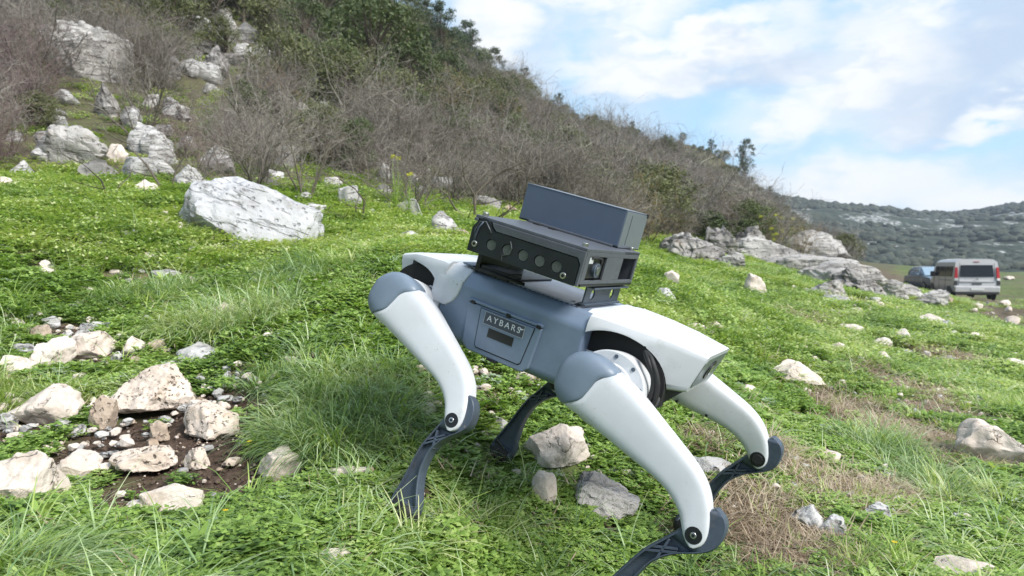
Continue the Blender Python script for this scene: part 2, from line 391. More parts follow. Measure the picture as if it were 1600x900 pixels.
    # flap on each side of the tail, over the trunk corner
    for sd, ye in ((-1, Y0), (1, Y1)):
        pp = [(-.120, .116), (-.124, .095), (-.129, .070), (-.134, .050), (-.142, .034), (-.154, .023), (-.170, .018), (-.205, .018), (-.205, .116)]
        def lv(z, o): # offset outwards following the shoulder
            return ye + sd * (o - (.03 * max(0, (z - .085) / .035) ** 1.6))
        m = MB(); nz = len(pp); V = []; Fs = []
        zs = np.linspace(0, 1, 9)
        left = [(-.206, z) for z in (.018, .035, .052, .070, .085, .096, .106, .114, .120)]
        right = [(-.163, .018), (-.143, .035), (-.1345, .052), (-.130, .070), (-.127, .085), (-.125, .096), (-.123, .106), (-.122, .114), (-.121, .120)]
        rr = []
        for (xa, z), (xb, z2) in zip(left, right):
            yl = ye + sd * (-.006 - .03 * max(0, (z - .096) / .024)); rr.append([(xa - .012, yl, z - .004 * (z > .1)), (xa + .010, lv(z, .0036), z), (xb - .004, lv(z, .0045), z), (xb, lv(z, .002), z), (xb, lv(z, -.012), z - .002), (xa, lv(z, -.012), z - .002)])
        m.loft(rr); m.build('side_flap', MW, tl_, bevel=.0015)
    m = MB(); m.loft([[(x, y, z) for y, z in ((Y0 + .012, .100), (Y0 + .03, .118), (Y0 + .05, .1255), (Y1 - .05, .1255), (Y1 - .03, .118), (Y1 - .012, .100), (Y1 - .03, .100), (Y0 + .03, .100))] for x in (-.200, -.122)])
    m.build('top_flap', MW, tl_, bevel=.003)
    m = MB(); m.loft([[(x, y, z) for y, z in ((Y0 + .010, .100), (Y0 + .028, .118), (Y0 + .05, .1248), (Y1 - .05, .1248), (Y1 - .028, .118), (Y1 - .010, .100), (Y1 - .03, .100), (Y0 + .03, .100))] for x in (.192, .225)])
    m.build('top_flap', MW, hd_, bevel=.003)
    # face panel with its lens on the head end
    def F3(y, z, o): return (.462 + (z - .07) * .28 + o, y, z)
    fp = [(-.072, .040), (-.060, .026), (.110, .026), (.122, .040), (.122, .092), (.112, .099), (-.062, .099), (-.072, .090)]
    m = MB(); m.prism(fp, lambda y, z: F3(y, z, -.004), lambda y, z: F3(y, z, .0015)); f_ = m.build('face_panel', MFC, root, bevel=.001)
    m = MB(); m.prism([(.025 + .030 * math.cos(t), .062 + .024 * math.sin(t)) for t in np.linspace(0, 2 * math.pi, 24, endpoint=False)], lambda y, z: F3(y, z, .0), lambda y, z: F3(y, z, .0045)); m.build('camera_lens', MK, f_, bevel=.001)
    m = MB(); m.prism([(.025 + .014 * math.cos(t), .062 + .014 * math.sin(t)) for t in np.linspace(0, 2 * math.pi, 20, endpoint=False)], lambda y, z: F3(y, z, .004), lambda y, z: F3(y, z, .0062)); m.build('lens_glass', ML, f_, smooth=False)
    # tail tip face
    m = MB(); m.box(-.366, -.358, -.05, .10, .03, .075); m.build('tail_panel', MFC, root)
    # dark innards under the covers
    for sg, x0, x1 in ((1, .205, .40), (-1, .18, .33)):
        m = MB(); m.box(*sorted((sg * x0, sg * x1)), -.078, .128, -.035, .100); m.build('inner_frame', MGAP, root, bevel=.004)
        for y in (-.088, .138):
            for i in range(7):
                m = MB(); x = sg * (x0 + .012 + .011 * (i % 4)); z = .075 - .022 * (i // 2) + .006 * (i % 2)
                m.box(x - .004, x + .004, y - .006, y + .006, z - .005, z + .005); m.build('connector', [MK, MHM, MC][i % 3], root, bevel=.001)
    # ---- legs
    TH = [((-.066, .010), (-.066, -.010)), ((-.0625, .030), (-.058, -.034)), ((-.048, .051), (-.040, -.055)), ((-.022, .0645), (-.012, -.0655)), ((.010, .0725), (.020, -.0635)), ((.045, .082), (.055, -.050)), ((.095, .095), (.110, -.028)),
          ((.145, .108), (.170, .006)), ((.190, .119), (.225, .037)), ((.225, .131), (.270, .064)), ((.250, .146), (.302, .093)), ((.268, .163), (.321, .125)), ((.279, .180), (.331, .158)), ((.287, .193), (.333, .181)), ((.297, .203), (.328, .197)), ((.307, .208), (.318, .206))]
    TH = np.array(TH)
    KN = np.array((.307, .187))
    def spl(a, t):   # catmull-rom sample of array a at t in [0, n-1]
        n = len(a) - 1; i = min(int(t), n - 1); f = t - i
        p0, p1, p2, p3 = a[max(i - 1, 0)], a[i], a[i + 1], a[min(i + 2, n)]
        return .5 * (2 * p1 + (p2 - p0) * f + (2 * p0 - 5 * p1 + 4 * p2 - p3) * f * f + (3 * p1 - p0 - 3 * p2 + p3) * f ** 3)
    def leg(hip, side, ab, gam, beta, cl=1.):
        hip = np.array(hip); down = np.array((0, side * math.sin(ab), -math.cos(ab))); nrm = np.array((0, side * math.cos(ab), math.sin(ab))); ex = np.array((1., 0, 0))
        cg, sg_ = math.cos(gam), math.sin(gam)
        def W(u, v, w): return tuple(hip + ex * (u * cg - v * sg_) + down * (u * sg_ + v * cg) + nrm * w)
        kn = np.array((KN[0] * cg - KN[1] * sg_, KN[0] * sg_ + KN[1] * cg)); cb, sb = math.cos(beta), math.sin(beta)
        def K(u, v, w):
            v = v * cl if v > 0 else v
            return tuple(hip + ex * (kn[0] + u * cb - v * sb) + down * (kn[1] + u * sb + v * cb) + nrm * w)
        NTH = 40
        def surf(t, th, grow=0.):
            L, R_ = spl(TH[:, 0], t), spl(TH[:, 1], t); c = (L + R_) / 2; h = (L - R_) / 2 * float(np.interp(t, [0, 4, 10], [1, .96, .95]))
            bb = np.interp(t, [0, 1.2, 3.2, 7, 10, 12, 15], [.018, .036, .044, .036, .027, .0235, .0228])
            ct, st = math.cos(th), math.sin(th); e = 2 / float(np.interp(t, [0, 5, 9], [2.8, 4.0, 5.0]))
            a_ = math.copysign(abs(ct) ** e, ct); b_ = math.copysign(abs(st) ** e, st)
            q = c + h * a_ * (1 + grow / max(np.linalg.norm(h), .01)); wc = -.044 + .020 * min(max((t - 6) / 6, 0), 1)
            return W(q[0], q[1], wc + bb * b_ * (1 + grow / bb))
        ths = np.linspace(0, 2 * math.pi, NTH, endpoint=False)
        def tb(th):   # boundary of the grey cap; it only covers the outer side
            x = math.cos(th)      # +1 = lower edge, -1 = upper edge
            outer = math.sin(th)
            base = float(np.interp(x, [-1, -.8, -.5, -.25, 0, .3, .6, 1], [5.15, 5.1, 4.95, 4.55, 4.25, 3.85, 3.3, 2.6]))
            return base if outer > -.15 else base * max(0., 1 + (outer + .15) * 2.2) + .02
        rings = []
        for s in np.linspace(0, 1, 40): rings.append([surf(max(.04, tb(th) * (1 - s) + 14.97 * s), th) for th in ths])
        b = MB(); b.loft(rings); to = b.build('thigh', MW, root, smooth=True)
        rings = [[surf(max(.03, tb(th) * s), th, .0022 if s < .96 else -.004 * (s - .96) / .04 + .0022) for th in ths] for s in (0, .03, .08, .15, .25, .35, .45, .55, .65, .75, .85, .92, .96, .98, 1.)]
        b = MB(); b.loft(rings); b.build('thigh_cap', MG, to, smooth=True)
        # knee bearing both sides
        for w0, s in ((-.0015, 1), (-.0482, -1)):
            c = W(KN[0] + .001, KN[1] - .003, w0 - .0008 * s); r_ = .0165 if (s > 0) else .0185
            m = MB(); m.cyl(c, nrm, r_, .004, 28); m.build('knee_bearing', MK, to, bevel=.0008)
            if s > 0:
                m = MB(); m.cyl(tuple(np.array(c) + nrm * .0015), nrm, .0062, .005, 16); m.build('knee_bolt', MS, to, bevel=.001)
                m = MB(); m.cyl(tuple(np.array(c) + nrm * .0030), nrm, .0034, .004, 6); m.build('bolt_socket', MK, to)
            else:
                m = MB(); m.cyl(tuple(np.array(c) - nrm * .0005), nrm, .0125, .005, 24); m.build('knee_hub', MR, to, bevel=.001)
        for u, v in ((.21, .052), (.275, .090), (.298, .128), (.10, .083), (.175, .103), (.306, .152)):   # screw holes on the inner face
            t_ = None; wv_ = -.0865 + .002 if u < .15 else -.0435 - max(0, .26 - u) * .28
            m = MB(); m.cyl(W(u, v, wv_), nrm, .0036, .010, 10); m.build('screw_hole', MGAP, to)
        # calf
        RO = [(.0, -.070), (.020, -.066), (.035, -.052), (.043, -.028), (.041, -.004), (.026, .020), (.000, .050), (-.019, .087), (-.024, .123), (-.022, .160), (-.010, .204), (.002, .235), (.006, .262)]
        LO = [(-.006, -.064), (-.010, -.052), (-.014, -.036), (-.020, -.018), (-.024, .000), (-.031, .026), (-.040, .056), (-.050, .091), (-.055, .135), (-.058, .174), (-.062, .2165), (-.066, .245), (-.066, .268)]
        n = len(RO); RO = np.array(RO); LO = np.array(LO)
        T0, t0 = .0164, .0028; wc = -.0240; rings = []
        for i, s in enumerate(np.linspace(0, n - 1, 46)):
            ro, lo = spl(RO, s), spl(LO, s); d = ro - lo; Ln = np.linalg.norm(d); d = d / Ln
            hol = min(max((s - 5.0) / .25, 0), 1) * (1 - min(max((s - 11.2) / .3, 0), 1))
            rim = min(.0052, Ln * .3); li, ri = lo + d * rim, ro - d * rim * (1.1 if s < 6.5 else 1.0)
            T_ = T0 * (1 if s > .6 else .8); tt = T_ - (T_ - t0) * hol; t2 = max(tt, .001)
            rings.append([K(lo[0], lo[1], wc + T_ - .003), K(lo[0] + d[0] * .003, lo[1] + d[1] * .003, wc + T_), K(li[0], li[1], wc + T_ - .0002), K(li[0], li[1], wc + t2), K(ri[0], ri[1], wc + t2), K(ri[0], ri[1], wc + T_ - .0002), K(ro[0] - d[0] * .003, ro[1] - d[1] * .003, wc + T_), K(ro[0], ro[1], wc + T_ - .003),
                          K(ro[0], ro[1], wc - T_ + .003), K(ro[0] - d[0] * .003, ro[1] - d[1] * .003, wc - T_), K(ri[0], ri[1], wc - T_ + .0002), K(ri[0], ri[1], wc - t2), K(li[0], li[1], wc - t2), K(li[0], li[1], wc - T_ + .0002), K(lo[0] + d[0] * .003, lo[1] + d[1] * .003, wc - T_), K(lo[0], lo[1], wc - T_ + .003)])
        b = MB(); b.loft(rings); ca = b.build('calf', MC, root, bevel=.0009, angle=45)
        # crossing ribs in the recess near the knee
        for (u0, v0, u1, v1) in ((-.027, .038, -.020, .088), (-.001, .046, -.046, .088), (-.044, .075, -.004, .040)):
            for s in (1, -1):
                m = MB(); p0 = np.array((u0, v0)); p1 = np.array((u1, v1)); dd = (p1 - p0) / np.linalg.norm(p1 - p0); nn = np.array((-dd[1], dd[0])) * .0024
                q = [p0 + nn, p1 + nn, p1 - nn, p0 - nn]
                m.prism([tuple(x) for x in q], lambda u, v: K(u, v, wc + s * (T0 - .0018)), lambda u, v: K(u, v, wc + s * .002)); m.build('rib', MC, ca, bevel=.0006)
        # rubber foot
        m = MB(); rr = []
        for k_, (v, r1, r2) in enumerate(((.250, .036, .0205), (.262, .040, .0235), (.276, .040, .0245), (.288, .034, .022), (.296, .022, .016), (.299, .008, .007))):
            rr.append([K(-.030 + r1 * math.cos(t), v, wc + r2 * math.sin(t)) for t in np.linspace(0, 2 * math.pi, 20, endpoint=False)])
        m.loft(rr); m.build('foot', MR, ca, smooth=True)
        # hip motor
        c0 = hip - nrm * .075
        m = MB(); ox = .034 if hip[0] > 0 else .010; mr = .087 if hip[0] > 0 else .068; m.cyl(tuple(hip - nrm * .098 + ex * ox), nrm, mr, .070, 56, mr - .002); hm = m.build('hip_motor', MHM, root, bevel=.004, seg=3)
        m = MB(); m.cyl(tuple(hip - nrm * .064 + ex * ox), nrm, .060, .008, 44, .058); m.build('motor_cap', MW, hm, bevel=.003)
        for k_ in range(10 if hip[0] > 0 else 3):
            t = 2 * math.pi * k_ / 10 + (.3 if hip[0] > 0 else -1.9); q = hip + ex * (ox + (mr - .013) * math.cos(t)) + down * ((mr - .013) * math.sin(t)) - nrm * .0625
            m = MB(); m.cyl(tuple(q), nrm, .0044, .003, 14); m.build('bolt', MC, hm)
        # abduction motor housing, a drum lying along the body
        sx = 1 if hip[0] > 0 else -1
        cc = np.array((hip[0] - sx * .055, YC + side * .082, hip[2] * .5 + .010))
        m = MB(); m.cyl(tuple(cc), ex, .056, .075, 36); m.build('abduction_motor', MHM, root, bevel=.005, seg=3)
        m = MB(); m.cyl(tuple(hip - nrm * .150 + ex * .008), nrm, .066, .10, 36); m.build('hip_link', MHM, root, bevel=.004)
        return to
    leg((.2716, -.2387, -.0049), -1, .174, 0., rad(21))
    leg((-.2671, -.2387, .0126), -1, .315, rad(3.3), rad(0), .82)
    leg((.2716, .2560, -.0049), 1, .0, rad(-8), rad(17))
    leg((-.2671, .2560, .010), 1, -.10, rad(-1), rad(16))
    # ---- cables at the near head-side hip
    def hose(pts, r, n=20):
        P_ = np.array(pts, float); q = [spl(P_, t) for t in np.linspace(0, len(P_) - 1, n)]
        m = MB(); m.tube(q, r, 10); m.build('cable', MR, root, smooth=True)
    for k_ in range(2):
        o = .011 * k_
        hose([(.352 - o * .3, -.120, .078), (.376 - o * .5, -.150 - o * .2, .072 - o * .3), (.402 - o * .8, -.150, .030), (.404 - o, -.148 - o * .3, -.020), (.382 - o, -.150, -.066 + o * .4), (.350 - o, -.170, -.092 + o)], .0058)
    hose([(.395, -.08, .02), (.402, -.110, -.022), (.385, -.135, -.058), (.350, -.150, -.088), (.320, -.16, -.100)], .0062)
    for k_ in range(2): hose([(-.29, .17, .06), (-.33, .19, .03), (-.34, .195, -.03 - .01 * k_), (-.31, .2, -.07)], .006)
    # ---- brackets that carry the sensor housing
    m = MB(); ny = 24
    br = MB(); br.box(.158, .178, -.098, .128, .1245, .1285); br.box(.150, .190, -.098, .128, .168, .1715)
    br.build('bracket_flange', MC, root, bevel=.0008)
    b = MB(); b.box(.166, .1705, -.096, .126, .1285, .168); bo = b.build('mounting_bracket', MC, root)
    for yy in (-.052, .072):
        m = MB(); m.cyl((.168, yy, .148), (1, 0, 0), .0125, .05, 24); c = m.build('cut', None, root); md = bo.modifiers.new('b', 'BOOLEAN'); md.object = c; md.operation = 'DIFFERENCE'; md.solver = 'EXACT'
        bpy.context.view_layer.update(); me = bpy.data.meshes.new_from_object(bo.evaluated_get(bpy.context.evaluated_depsgraph_get())); bo.modifiers.clear(); bo.data = me; bpy.data.objects.remove(c)
    bo.data.materials.clear(); bo.data.materials.append(MC); fin(bo, .0008)
    m = MB(); m.box(-.116, -.111, -.125, .12, .121, .176); m.box(-.128, -.020, -.125, .12, .1225, .1265); m.box(-.112, -.104, -.125, -.118, .126, .176); m.build('rear_bracket', MK, root, bevel=.001)
    m = MB(); m.box(-.110, -.02, -.120, -.055, .1265, .1405); m.build('mount_block', MK, root, bevel=.002)
    m = MB(); m.tube([(-.100, -.128, .128), (-.06, -.134, .131), (-.01, -.128, .130), (.02, -.11, .127)], .004); m.build('mount_cable', MR, root, smooth=True)
    m = MB(); m.box(-.160, -.128, -.115, -.050, .1265, .1310); m.build('foot_plate', MG, root, bevel=.002)
    # ---- sensor housing
    x0, x1, y0, y1, z0, z1 = -.099, .191, -.205, .1325, .1765, .262
    sh = bpy.data.objects.new('sensor_housing', None); link(sh, root)
    m = MB(); m.box(x0, x1, y0, y1, .2545, z1); m.build('top_panel', MF, sh, bevel=.0012)
    m = MB(); m.box(x0, x1, y0 + .012, y1, z0, z0 + .006); m.build('bottom_panel', MK, sh, bevel=.001)
    m = MB(); m.box(x0, x0 + .006, y0 + .012, y1, z0 + .006, .2545); m.build('end_panel', MF, sh, bevel=.001)
    m = MB(); m.box(x0 + .006, x1 - .006, y1 - .006, y1, z0 + .006, .2545); m.build('back_panel', MF, sh, bevel=.001)
    # open end facing +x: posts and rails
    for a, c_ in ((y0 + .006, y0 + .028), (-.078, .026), (y1 - .010, y1)):
        m = MB(); m.box(x1 - .006, x1, a, c_, .1905, .2445); m.build('end_post', MF, sh, bevel=.001)
    for a, c_ in ((.1825, .1905), (.2445, .2545)):
        m = MB(); m.box(x1 - .006, x1, y0 + .006, y1, a, c_); m.build('end_rail', MF, sh, bevel=.001)
    m = MB(); m.box(x0 + .02, x1 - .05, y0 + .03, y1 - .01, z0 + .008, .25); m.build('inner_unit', MGAP, sh)
    m = MB(); m.box(x1 - .030, x1 - .004, y0 + .034, -.086, .194, .241); cm = m.build('camera_unit', MK, sh, bevel=.002)
    m = MB(); m.cyl((x1 - .002, -.128, .214), (1, 0, 0), .0165, .012, 28); m.build('camera_ring', MC, sh, bevel=.0015)
    m = MB(); m.cyl((x1 + .003, -.128, .214), (1, 0, 0), .0095, .006, 24); m.build('camera_lens', ML, sh, bevel=.001)
    m = MB(); m.tube([(x1 - .004, -.165, .240), (x1 + .003, -.140, .243), (x1 - .002, -.105, .240), (x1 - .006, -.092, .205)], .0028); m.build('camera_wire', MR, sh, smooth=True)
    m = MB(); m.box(x1 - .012, x1 - .002, -.175, -.150, .228, .243); m.build('camera_connector', MHM, sh, bevel=.001)
    # near face: dark panel with five round windows, grey fascia over it
    yf = y0
    fp = [(x0, z0), (x1 - .008, z0), (x1 - .008, .222), (x1 - .016, .236), (-.036, .236), (-.044, .240), (-.052, .250), (-.062, .2575), (-.075, .2585), (-.084, .254), (-.090, .246), (x0, .232)]
    b = MB(); b.prism(fp, lambda x, z: (x, yf - .003, z), lambda x, z: (x, yf + .008, z)); pn = b.build('lens_panel', MP, sh)
    wins = (-.039, .004, .047, .0895, .1325)
    for x in wins:
        m = MB(); m.cyl((x, yf - .002, .2045), (0, 1, 0), .0140, .009, 28); c = m.build('cut', None, root); md = pn.modifiers.new('b', 'BOOLEAN'); md.object = c; md.operation = 'DIFFERENCE'; md.solver = 'EXACT'
        bpy.context.view_layer.update(); me = bpy.data.meshes.new_from_object(pn.evaluated_get(bpy.context.evaluated_depsgraph_get())); pn.modifiers.clear(); pn.data = me; bpy.data.objects.remove(c)
    pn.data.materials.clear(); pn.data.materials.append(MP); fin(pn, .0010)
    for x in wins:
        m = MB(); m.cyl((x, yf + .0005, .2045), (0, 1, 0), .0126, .003, 28); m.build('round_window', ML, sh, bevel=.0006)
    b = MB(); b.prism([(-.034, .2375), (x1 - .015, .2375), (x1 - .006, .224), (x1 - .006, z0 + .001), (x1, z0 + .001), (x1, .2545), (-.050, .2545), (-.043, .244)], lambda x, z: (x, yf - .0045, z), lambda x, z: (x, yf + .004, z)); b.build('fascia', MF, sh, bevel=.001)
    b = MB(); b.box(x0, -.090, yf - .004, yf + .004, .248, .2545); b.build('fascia_corner', MF, sh, bevel=.001)
    m = MB(); m.tube([(-.072, yf - .0045, .250), (-.080, yf - .0055, .236), (-.084, yf - .0055, .215), (-.085, yf - .004, .204)], .0022); m.build('panel_strap', MC, sh, smooth=True)
    m = MB(); m.tube([(-.087, yf - .003, .205), (-.0895, yf - .004, .228), (-.081, yf - .004, .248), (-.066, yf - .004, .252), (-.054, yf - .004, .240), (-.046, yf - .003, .231)], .0016); m.build('panel_seal', MF, sh, smooth=True)
    for x, z in ((-.082, .196), (.154, .191)):
        m = MB(); m.cyl((x, yf - .0045, z), (0, 1, 0), .0072, .004, 18); s_ = m.build('panel_screw', MS, sh, bevel=.001)
        m = MB(); m.cyl((x, yf - .0062, z), (0, 1, 0), .0040, .002, 6); m.build('screw_socket', MGAP, sh)
    for x, y in ((.172, -.180), (-.085, -.188), (.172, .115)):
        m = MB(); m.cyl((x, y, .2660), (0, 0, 1), .0072, .009, 18); m.build('cap_screw', MS, sh, bevel=.001)
    # tape scrap over the second window
    m = MB(); m.tube([(.008, yf - .0035, .226), (.016, yf - .004, .212), (.012, yf - .004, .198), (-.004, yf - .0035, .190), (-.003, yf - .0035, .180)], .0013, 6); m.build('glue_streak', ML, sh)
    for x in (-.055, -.010): m = MB(); m.box(x - .010, x + .008, .012, .036, .2621, .2650); m.build('top_slot', MGAP, sh)
    # ---- computer box on top
    cb = bpy.data.objects.new('computer_box', None); link(cb, root)
    bx0, bx1, by0, by1, bz0, bz1 = -.1235, .1605, .040, .198, .2625, .3585
    m = MB(); m.box(bx0, bx1, by0, by1, bz0 + .004, bz1 - .002); m.build('box_body', MB_, cb, bevel=.0015)
    m = MB(); m.box(bx0 - .001, bx1 + .001, by0 - .001, by1 + .001, bz1 - .002, bz1); m.build('box_lid', MBS, cb, bevel=.0006)
    m = MB(); m.box(bx1 - .0005, bx1 + .0022, by0 + .003, by1 - .003, bz0 + .002, bz1 - .0035); m.build('box_end', MBS, cb, bevel=.0008)
    m = MB(); m.box(bx0, bx1 + .002, by0 + .001, by1 - .001, bz0, bz0 + .0035); m.build('box_base', MK, cb)
    m = MB(); m.box(bx1 - .004, bx1 + .0035, by1 - .010, by1 + .002, bz1 - .010, bz1 + .0008); m.build('box_corner', MGAP, cb, bevel=.001)
    m = MB(); m.box(bx1 + .0018, bx1 + .0028, by0 + .042, by0 + .0435, bz0 + .01, bz1 - .012); m.build('box_seam', MGAP, cb)
    m = MB(); m.box(.160, x1, .026, y1, .2545, .2625); m.build('box_shelf', MF, cb, bevel=.001)
    m = MB(); m.box(-.09, .15, .032, .0395, .2624, .2680); m.build('box_rail', MF, cb, bevel=.001)
    return root
ROBOT = robot()

# ------------------------------------------------------------------ rocks
def stone_mat(name, c1, c2, c3, pit=0., strat=0., bs=28.):
    m = bpy.data.materials.new(name); m.use_nodes = True; N = NT(m.node_tree)
    b = N.n('ShaderNodeBsdfPrincipled'); o = N.n('ShaderNodeOutputMaterial'); N.l(b.outputs[0], o.inputs[0])
    tc = N.n('ShaderNodeTexCoord').outputs['Object']; rn = N.n('ShaderNodeObjectInfo').outputs['Random']
    v = N.vm('ADD', tc, N.vm('SCALE', (7., 3., 5.), rn))
    f1 = N.noise(v, bs * .22, 6, .62); f2 = N.noise(v, bs * 1.3, 6, .65); f3 = N.noise(v, bs * .5, 5, .7)
    c = N.mix(N.sm(f1, .36, .62), c1, c2)
    c = N.mix(N.m('MULTIPLY', N.sm(f3, .53, .66), .75), c, c3)
    c = N.mix(N.m('MULTIPLY', N.sm(f2, .60, .72), .55), c, tuple(x * .45 for x in c3))
    # cracks
    vo = N.n('ShaderNodeTexVoronoi', feature='DISTANCE_TO_EDGE'); vo.inputs['Scale'].default_value = bs * .22
    N.put(vo.inputs['Vector'], N.vm('ADD', v, N.vm('SCALE', N.noise(v, bs * .3, 4, .6, out=1), .25)))
    cr = N.m('MULTIPLY', N.m('MULTIPLY', N.sm(vo.outputs[0], .035, .0), N.sm(f3, .48, .62)), .25 if bs < 15 else .8)
    c = N.mix(N.m('MULTIPLY', cr, .7), c, tuple(x * .3 for x in c3))
    # moss and soil tints
    c = N.mix(N.m('MULTIPLY', N.sm(N.noise(v, bs * .35, 5, .7), .60, .72), .5), c, (.22, .17, .115))
    h = N.m('ADD', N.m('MULTIPLY', f2, .6), N.m('MULTIPLY', N.noise(v, bs * 4, 5, .7), .3)); h = N.m('SUBTRACT', h, N.m('MULTIPLY', cr, .8))
    if pit:
        p = N.n('ShaderNodeTexVoronoi'); p.inputs['Scale'].default_value = bs * 1.6; N.put(p.inputs['Vector'], N.vm('ADD', v, N.vm('SCALE', N.noise(v, bs, 3, .6, out=1), .03)))
        pm = N.m('MULTIPLY', N.sm(p.outputs[0], .34, .18), N.sm(f3, .42, .56)); h = N.m('SUBTRACT', h, N.m('MULTIPLY', pm, 1.3)); c = N.mix(N.m('MULTIPLY', pm, pit), c, (.06, .05, .04))
    if strat:
        w = N.n('ShaderNodeTexNoise'); w.inputs['Scale'].default_value = bs * .25; w.inputs['Detail'].default_value = 6
        N.put(w.inputs['Vector'], N.vm('MULTIPLY', v, (1, 1, 7))); k = N.sm(w.outputs[0], .47, .40); c = N.mix(N.m('MULTIPLY', k, strat), c, tuple(x * .4 for x in c3)); h = N.m('SUBTRACT', h, N.m('MULTIPLY', k, 1.2))
    N.put(b.inputs['Base Color'], c); b.inputs['Roughness'].default_value = .88; b.inputs['Specular IOR Level'].default_value = .25
    bp = N.n('ShaderNodeBump'); bp.inputs['Strength'].default_value = .75; bp.inputs['Distance'].default_value = .35 / bs; N.put(bp.inputs['Height'], h); N.l(bp.outputs[0], b.inputs['Normal'])
    return m
RM = {'pit': stone_mat('pitted_limestone', (0.511, 0.424, 0.353), (0.603, 0.515, 0.447), (0.366, 0.283, 0.217), .9, 0, 40),
      'smooth': stone_mat('pale_limestone', (0.528, 0.450, 0.392), (0.633, 0.555, 0.496), (0.403, 0.330, 0.273), 0, 0, 26),
      'tan': stone_mat('tan_stone', (0.333, 0.252, 0.190), (0.396, 0.318, 0.253), (0.238, 0.170, 0.126), .4, 0, 30),
      'grey': stone_mat('grey_weathered_stone', (0.349, 0.337, 0.329), (0.487, 0.472, 0.460), (0.218, 0.211, 0.206), .5, .3, 16),
      'boulder': stone_mat('boulder_stone', (0.391, 0.387, 0.401), (0.484, 0.480, 0.496), (0.312, 0.298, 0.288), .05, .05, 11),
      'crag': stone_mat('crag_stone', (0.235, 0.219, 0.213), (0.366, 0.345, 0.329), (0.122, 0.109, 0.106), .3, .4, 4.5),
      'slab': stone_mat('layered_stone', (0.314, 0.295, 0.283), (0.436, 0.414, 0.394), (0.183, 0.164, 0.147), .2, .4, 6)}
_ico = {}
def ico(n):
    if n not in _ico:
        bm = bmesh.new(); bmesh.ops.create_icosphere(bm, subdivisions=n, radius=1); bm.verts.ensure_lookup_table()
        _ico[n] = (np.array([v.co for v in bm.verts]), np.array([[v.index for v in f.verts] for f in bm.faces])); bm.free()
    return _ico[n]
def rock_mesh(w, d, h, kind, seed, sub=4):
    V, F = ico(sub); V = V.copy(); r = np.random.default_rng(seed); off = r.uniform(-50, 50, 3)
    V *= (1 + .30 * fbm(V * .9 + off, 2))[:, None]
    ncut = {'smooth': 9, 'pit': 7, 'grey': 10, 'boulder': 9, 'tan': 7, 'crag': 14, 'slab': 10}[kind]
    for k in range(ncut):
        n = r.normal(size=3); n[2] *= .8; n /= np.linalg.norm(n); lim = r.uniform(.50, .85)
        dd = V @ n - lim; V -= np.where(dd > 0, dd * .93, 0)[:, None] * n
    asp = np.array([w, d, h]) / max(w, d, h)
    q = V * asp
    if kind in ('crag', 'slab'):
        lay = np.sin((q[:, 2] + .35 * q[:, 0] + .10 * fbm(q * 2 + off, 2)) * (26 if kind == 'slab' else 17)); V *= (1 + .018 * np.sign(lay) * np.abs(lay) ** .5)[:, None]
        V *= (1 + (.13 if kind == 'crag' else .08) * fbm(q * 2.8 + off, 4))[:, None]
        rid = 1 - np.abs(perlin(q * 3.5 + off * 2)) * 2; V *= (1 - (.18 if kind == 'crag' else .09) * np.clip(rid - .55, 0, 1) / .45)[:, None]
    else:
        V *= (1 + .10 * fbm(q * 2.6 + off, 4))[:, None]
    V *= (1 + .016 * fbm(q * 13 + off, 3))[:, None]
    if kind == 'pit':
        c = r.normal(size=(46, 3)); c /= np.linalg.norm(c, axis=1)[:, None]; U = V / np.linalg.norm(V, axis=1)[:, None]
        rr = r.uniform(.035, .12, 46) * np.where(r.random(46) < .2, 1.7, 1)
        for ci, ri in zip(c, rr):
            ds = np.linalg.norm((U - ci) * (1, 1, 1), axis=1) / ri; V *= (1 - .55 * ri * np.clip(1 - ds ** 2, 0, 1))[:, None]
    lo = V[:, 2] < -.35; V[lo, 2] = -.35 - (V[lo, 2] + .35) * -.35
    mn, mx = V.min(0), V.max(0)
    V = (V - (mn + mx) / 2) / (mx - mn) * np.array([w, d, h]); V[:, 2] += h * .5
    me = fastmesh('rock', V, F, RM[kind]); me.shade_smooth()
    try: me.set_sharp_from_angle(angle=rad(38))
    except Exception: pass
    return me
ROCKS = []   # footprints x, y, rx, ry
def rock(px, py, wp, hp, kind, label=None, group=None, name='rock', sub=4, deep=.85, rot=None, tilt=0., sink=.20, d=None):
    h = hit(px, py)
    if h is None: return None
    if d: h = ray(px, py) * d; h[2] = gz(h[0], h[1])
    dist = h[1]; w = wp * dist / FPX; hh = hp * dist / FPX
    # seen from above the height foreshortens and the depth adds to it
    el = max(.0, (py - HORIZON) / FPX); dep = w * deep
    hh = max(hh * .42, (hh - dep * el * .8)); hh /= (1 - sink)
    seed = abs(hash((int(px), int(py), int(wp)))) % 100000
    me = rock_mesh(w, dep, hh, kind, seed, sub)
    o = bpy.data.objects.new(name, me); C.objects.link(o)
    cy = h[1] + dep * .42; cx = h[0] * cy / h[1]; z = min(gz(cx, h[1]), gz(cx, cy)) if abs(tilt) < .01 else gz(cx, cy)
    z = .5 * (gz(cx, cy) + gz(h[0], h[1]))
    o.location = (cx, cy, z - hh * sink)
    rr_ = random.Random(seed)
    o.rotation_euler = (0, tilt, rr_.uniform(-.25, .25) if rot is None else rot)
    tag(o, label, 'rock' if name == 'rock' else name.replace('_', ' '), group)
    ROCKS.append((cx, cy, w * .5, dep * .5)); return o
BR = 'pale rocks lying around the bare soil'
rock(243, 656, 142, 96, 'pit', 'large pitted limestone rock, flat base, biggest over the bare brown soil', BR, sub=6, rot=.12, tilt=-.12, sink=.0)
rock(330, 684, 106, 68, 'pit', 'pitted lobed rock with dark holes at the grassy edge of the bare soil', BR, sub=5)
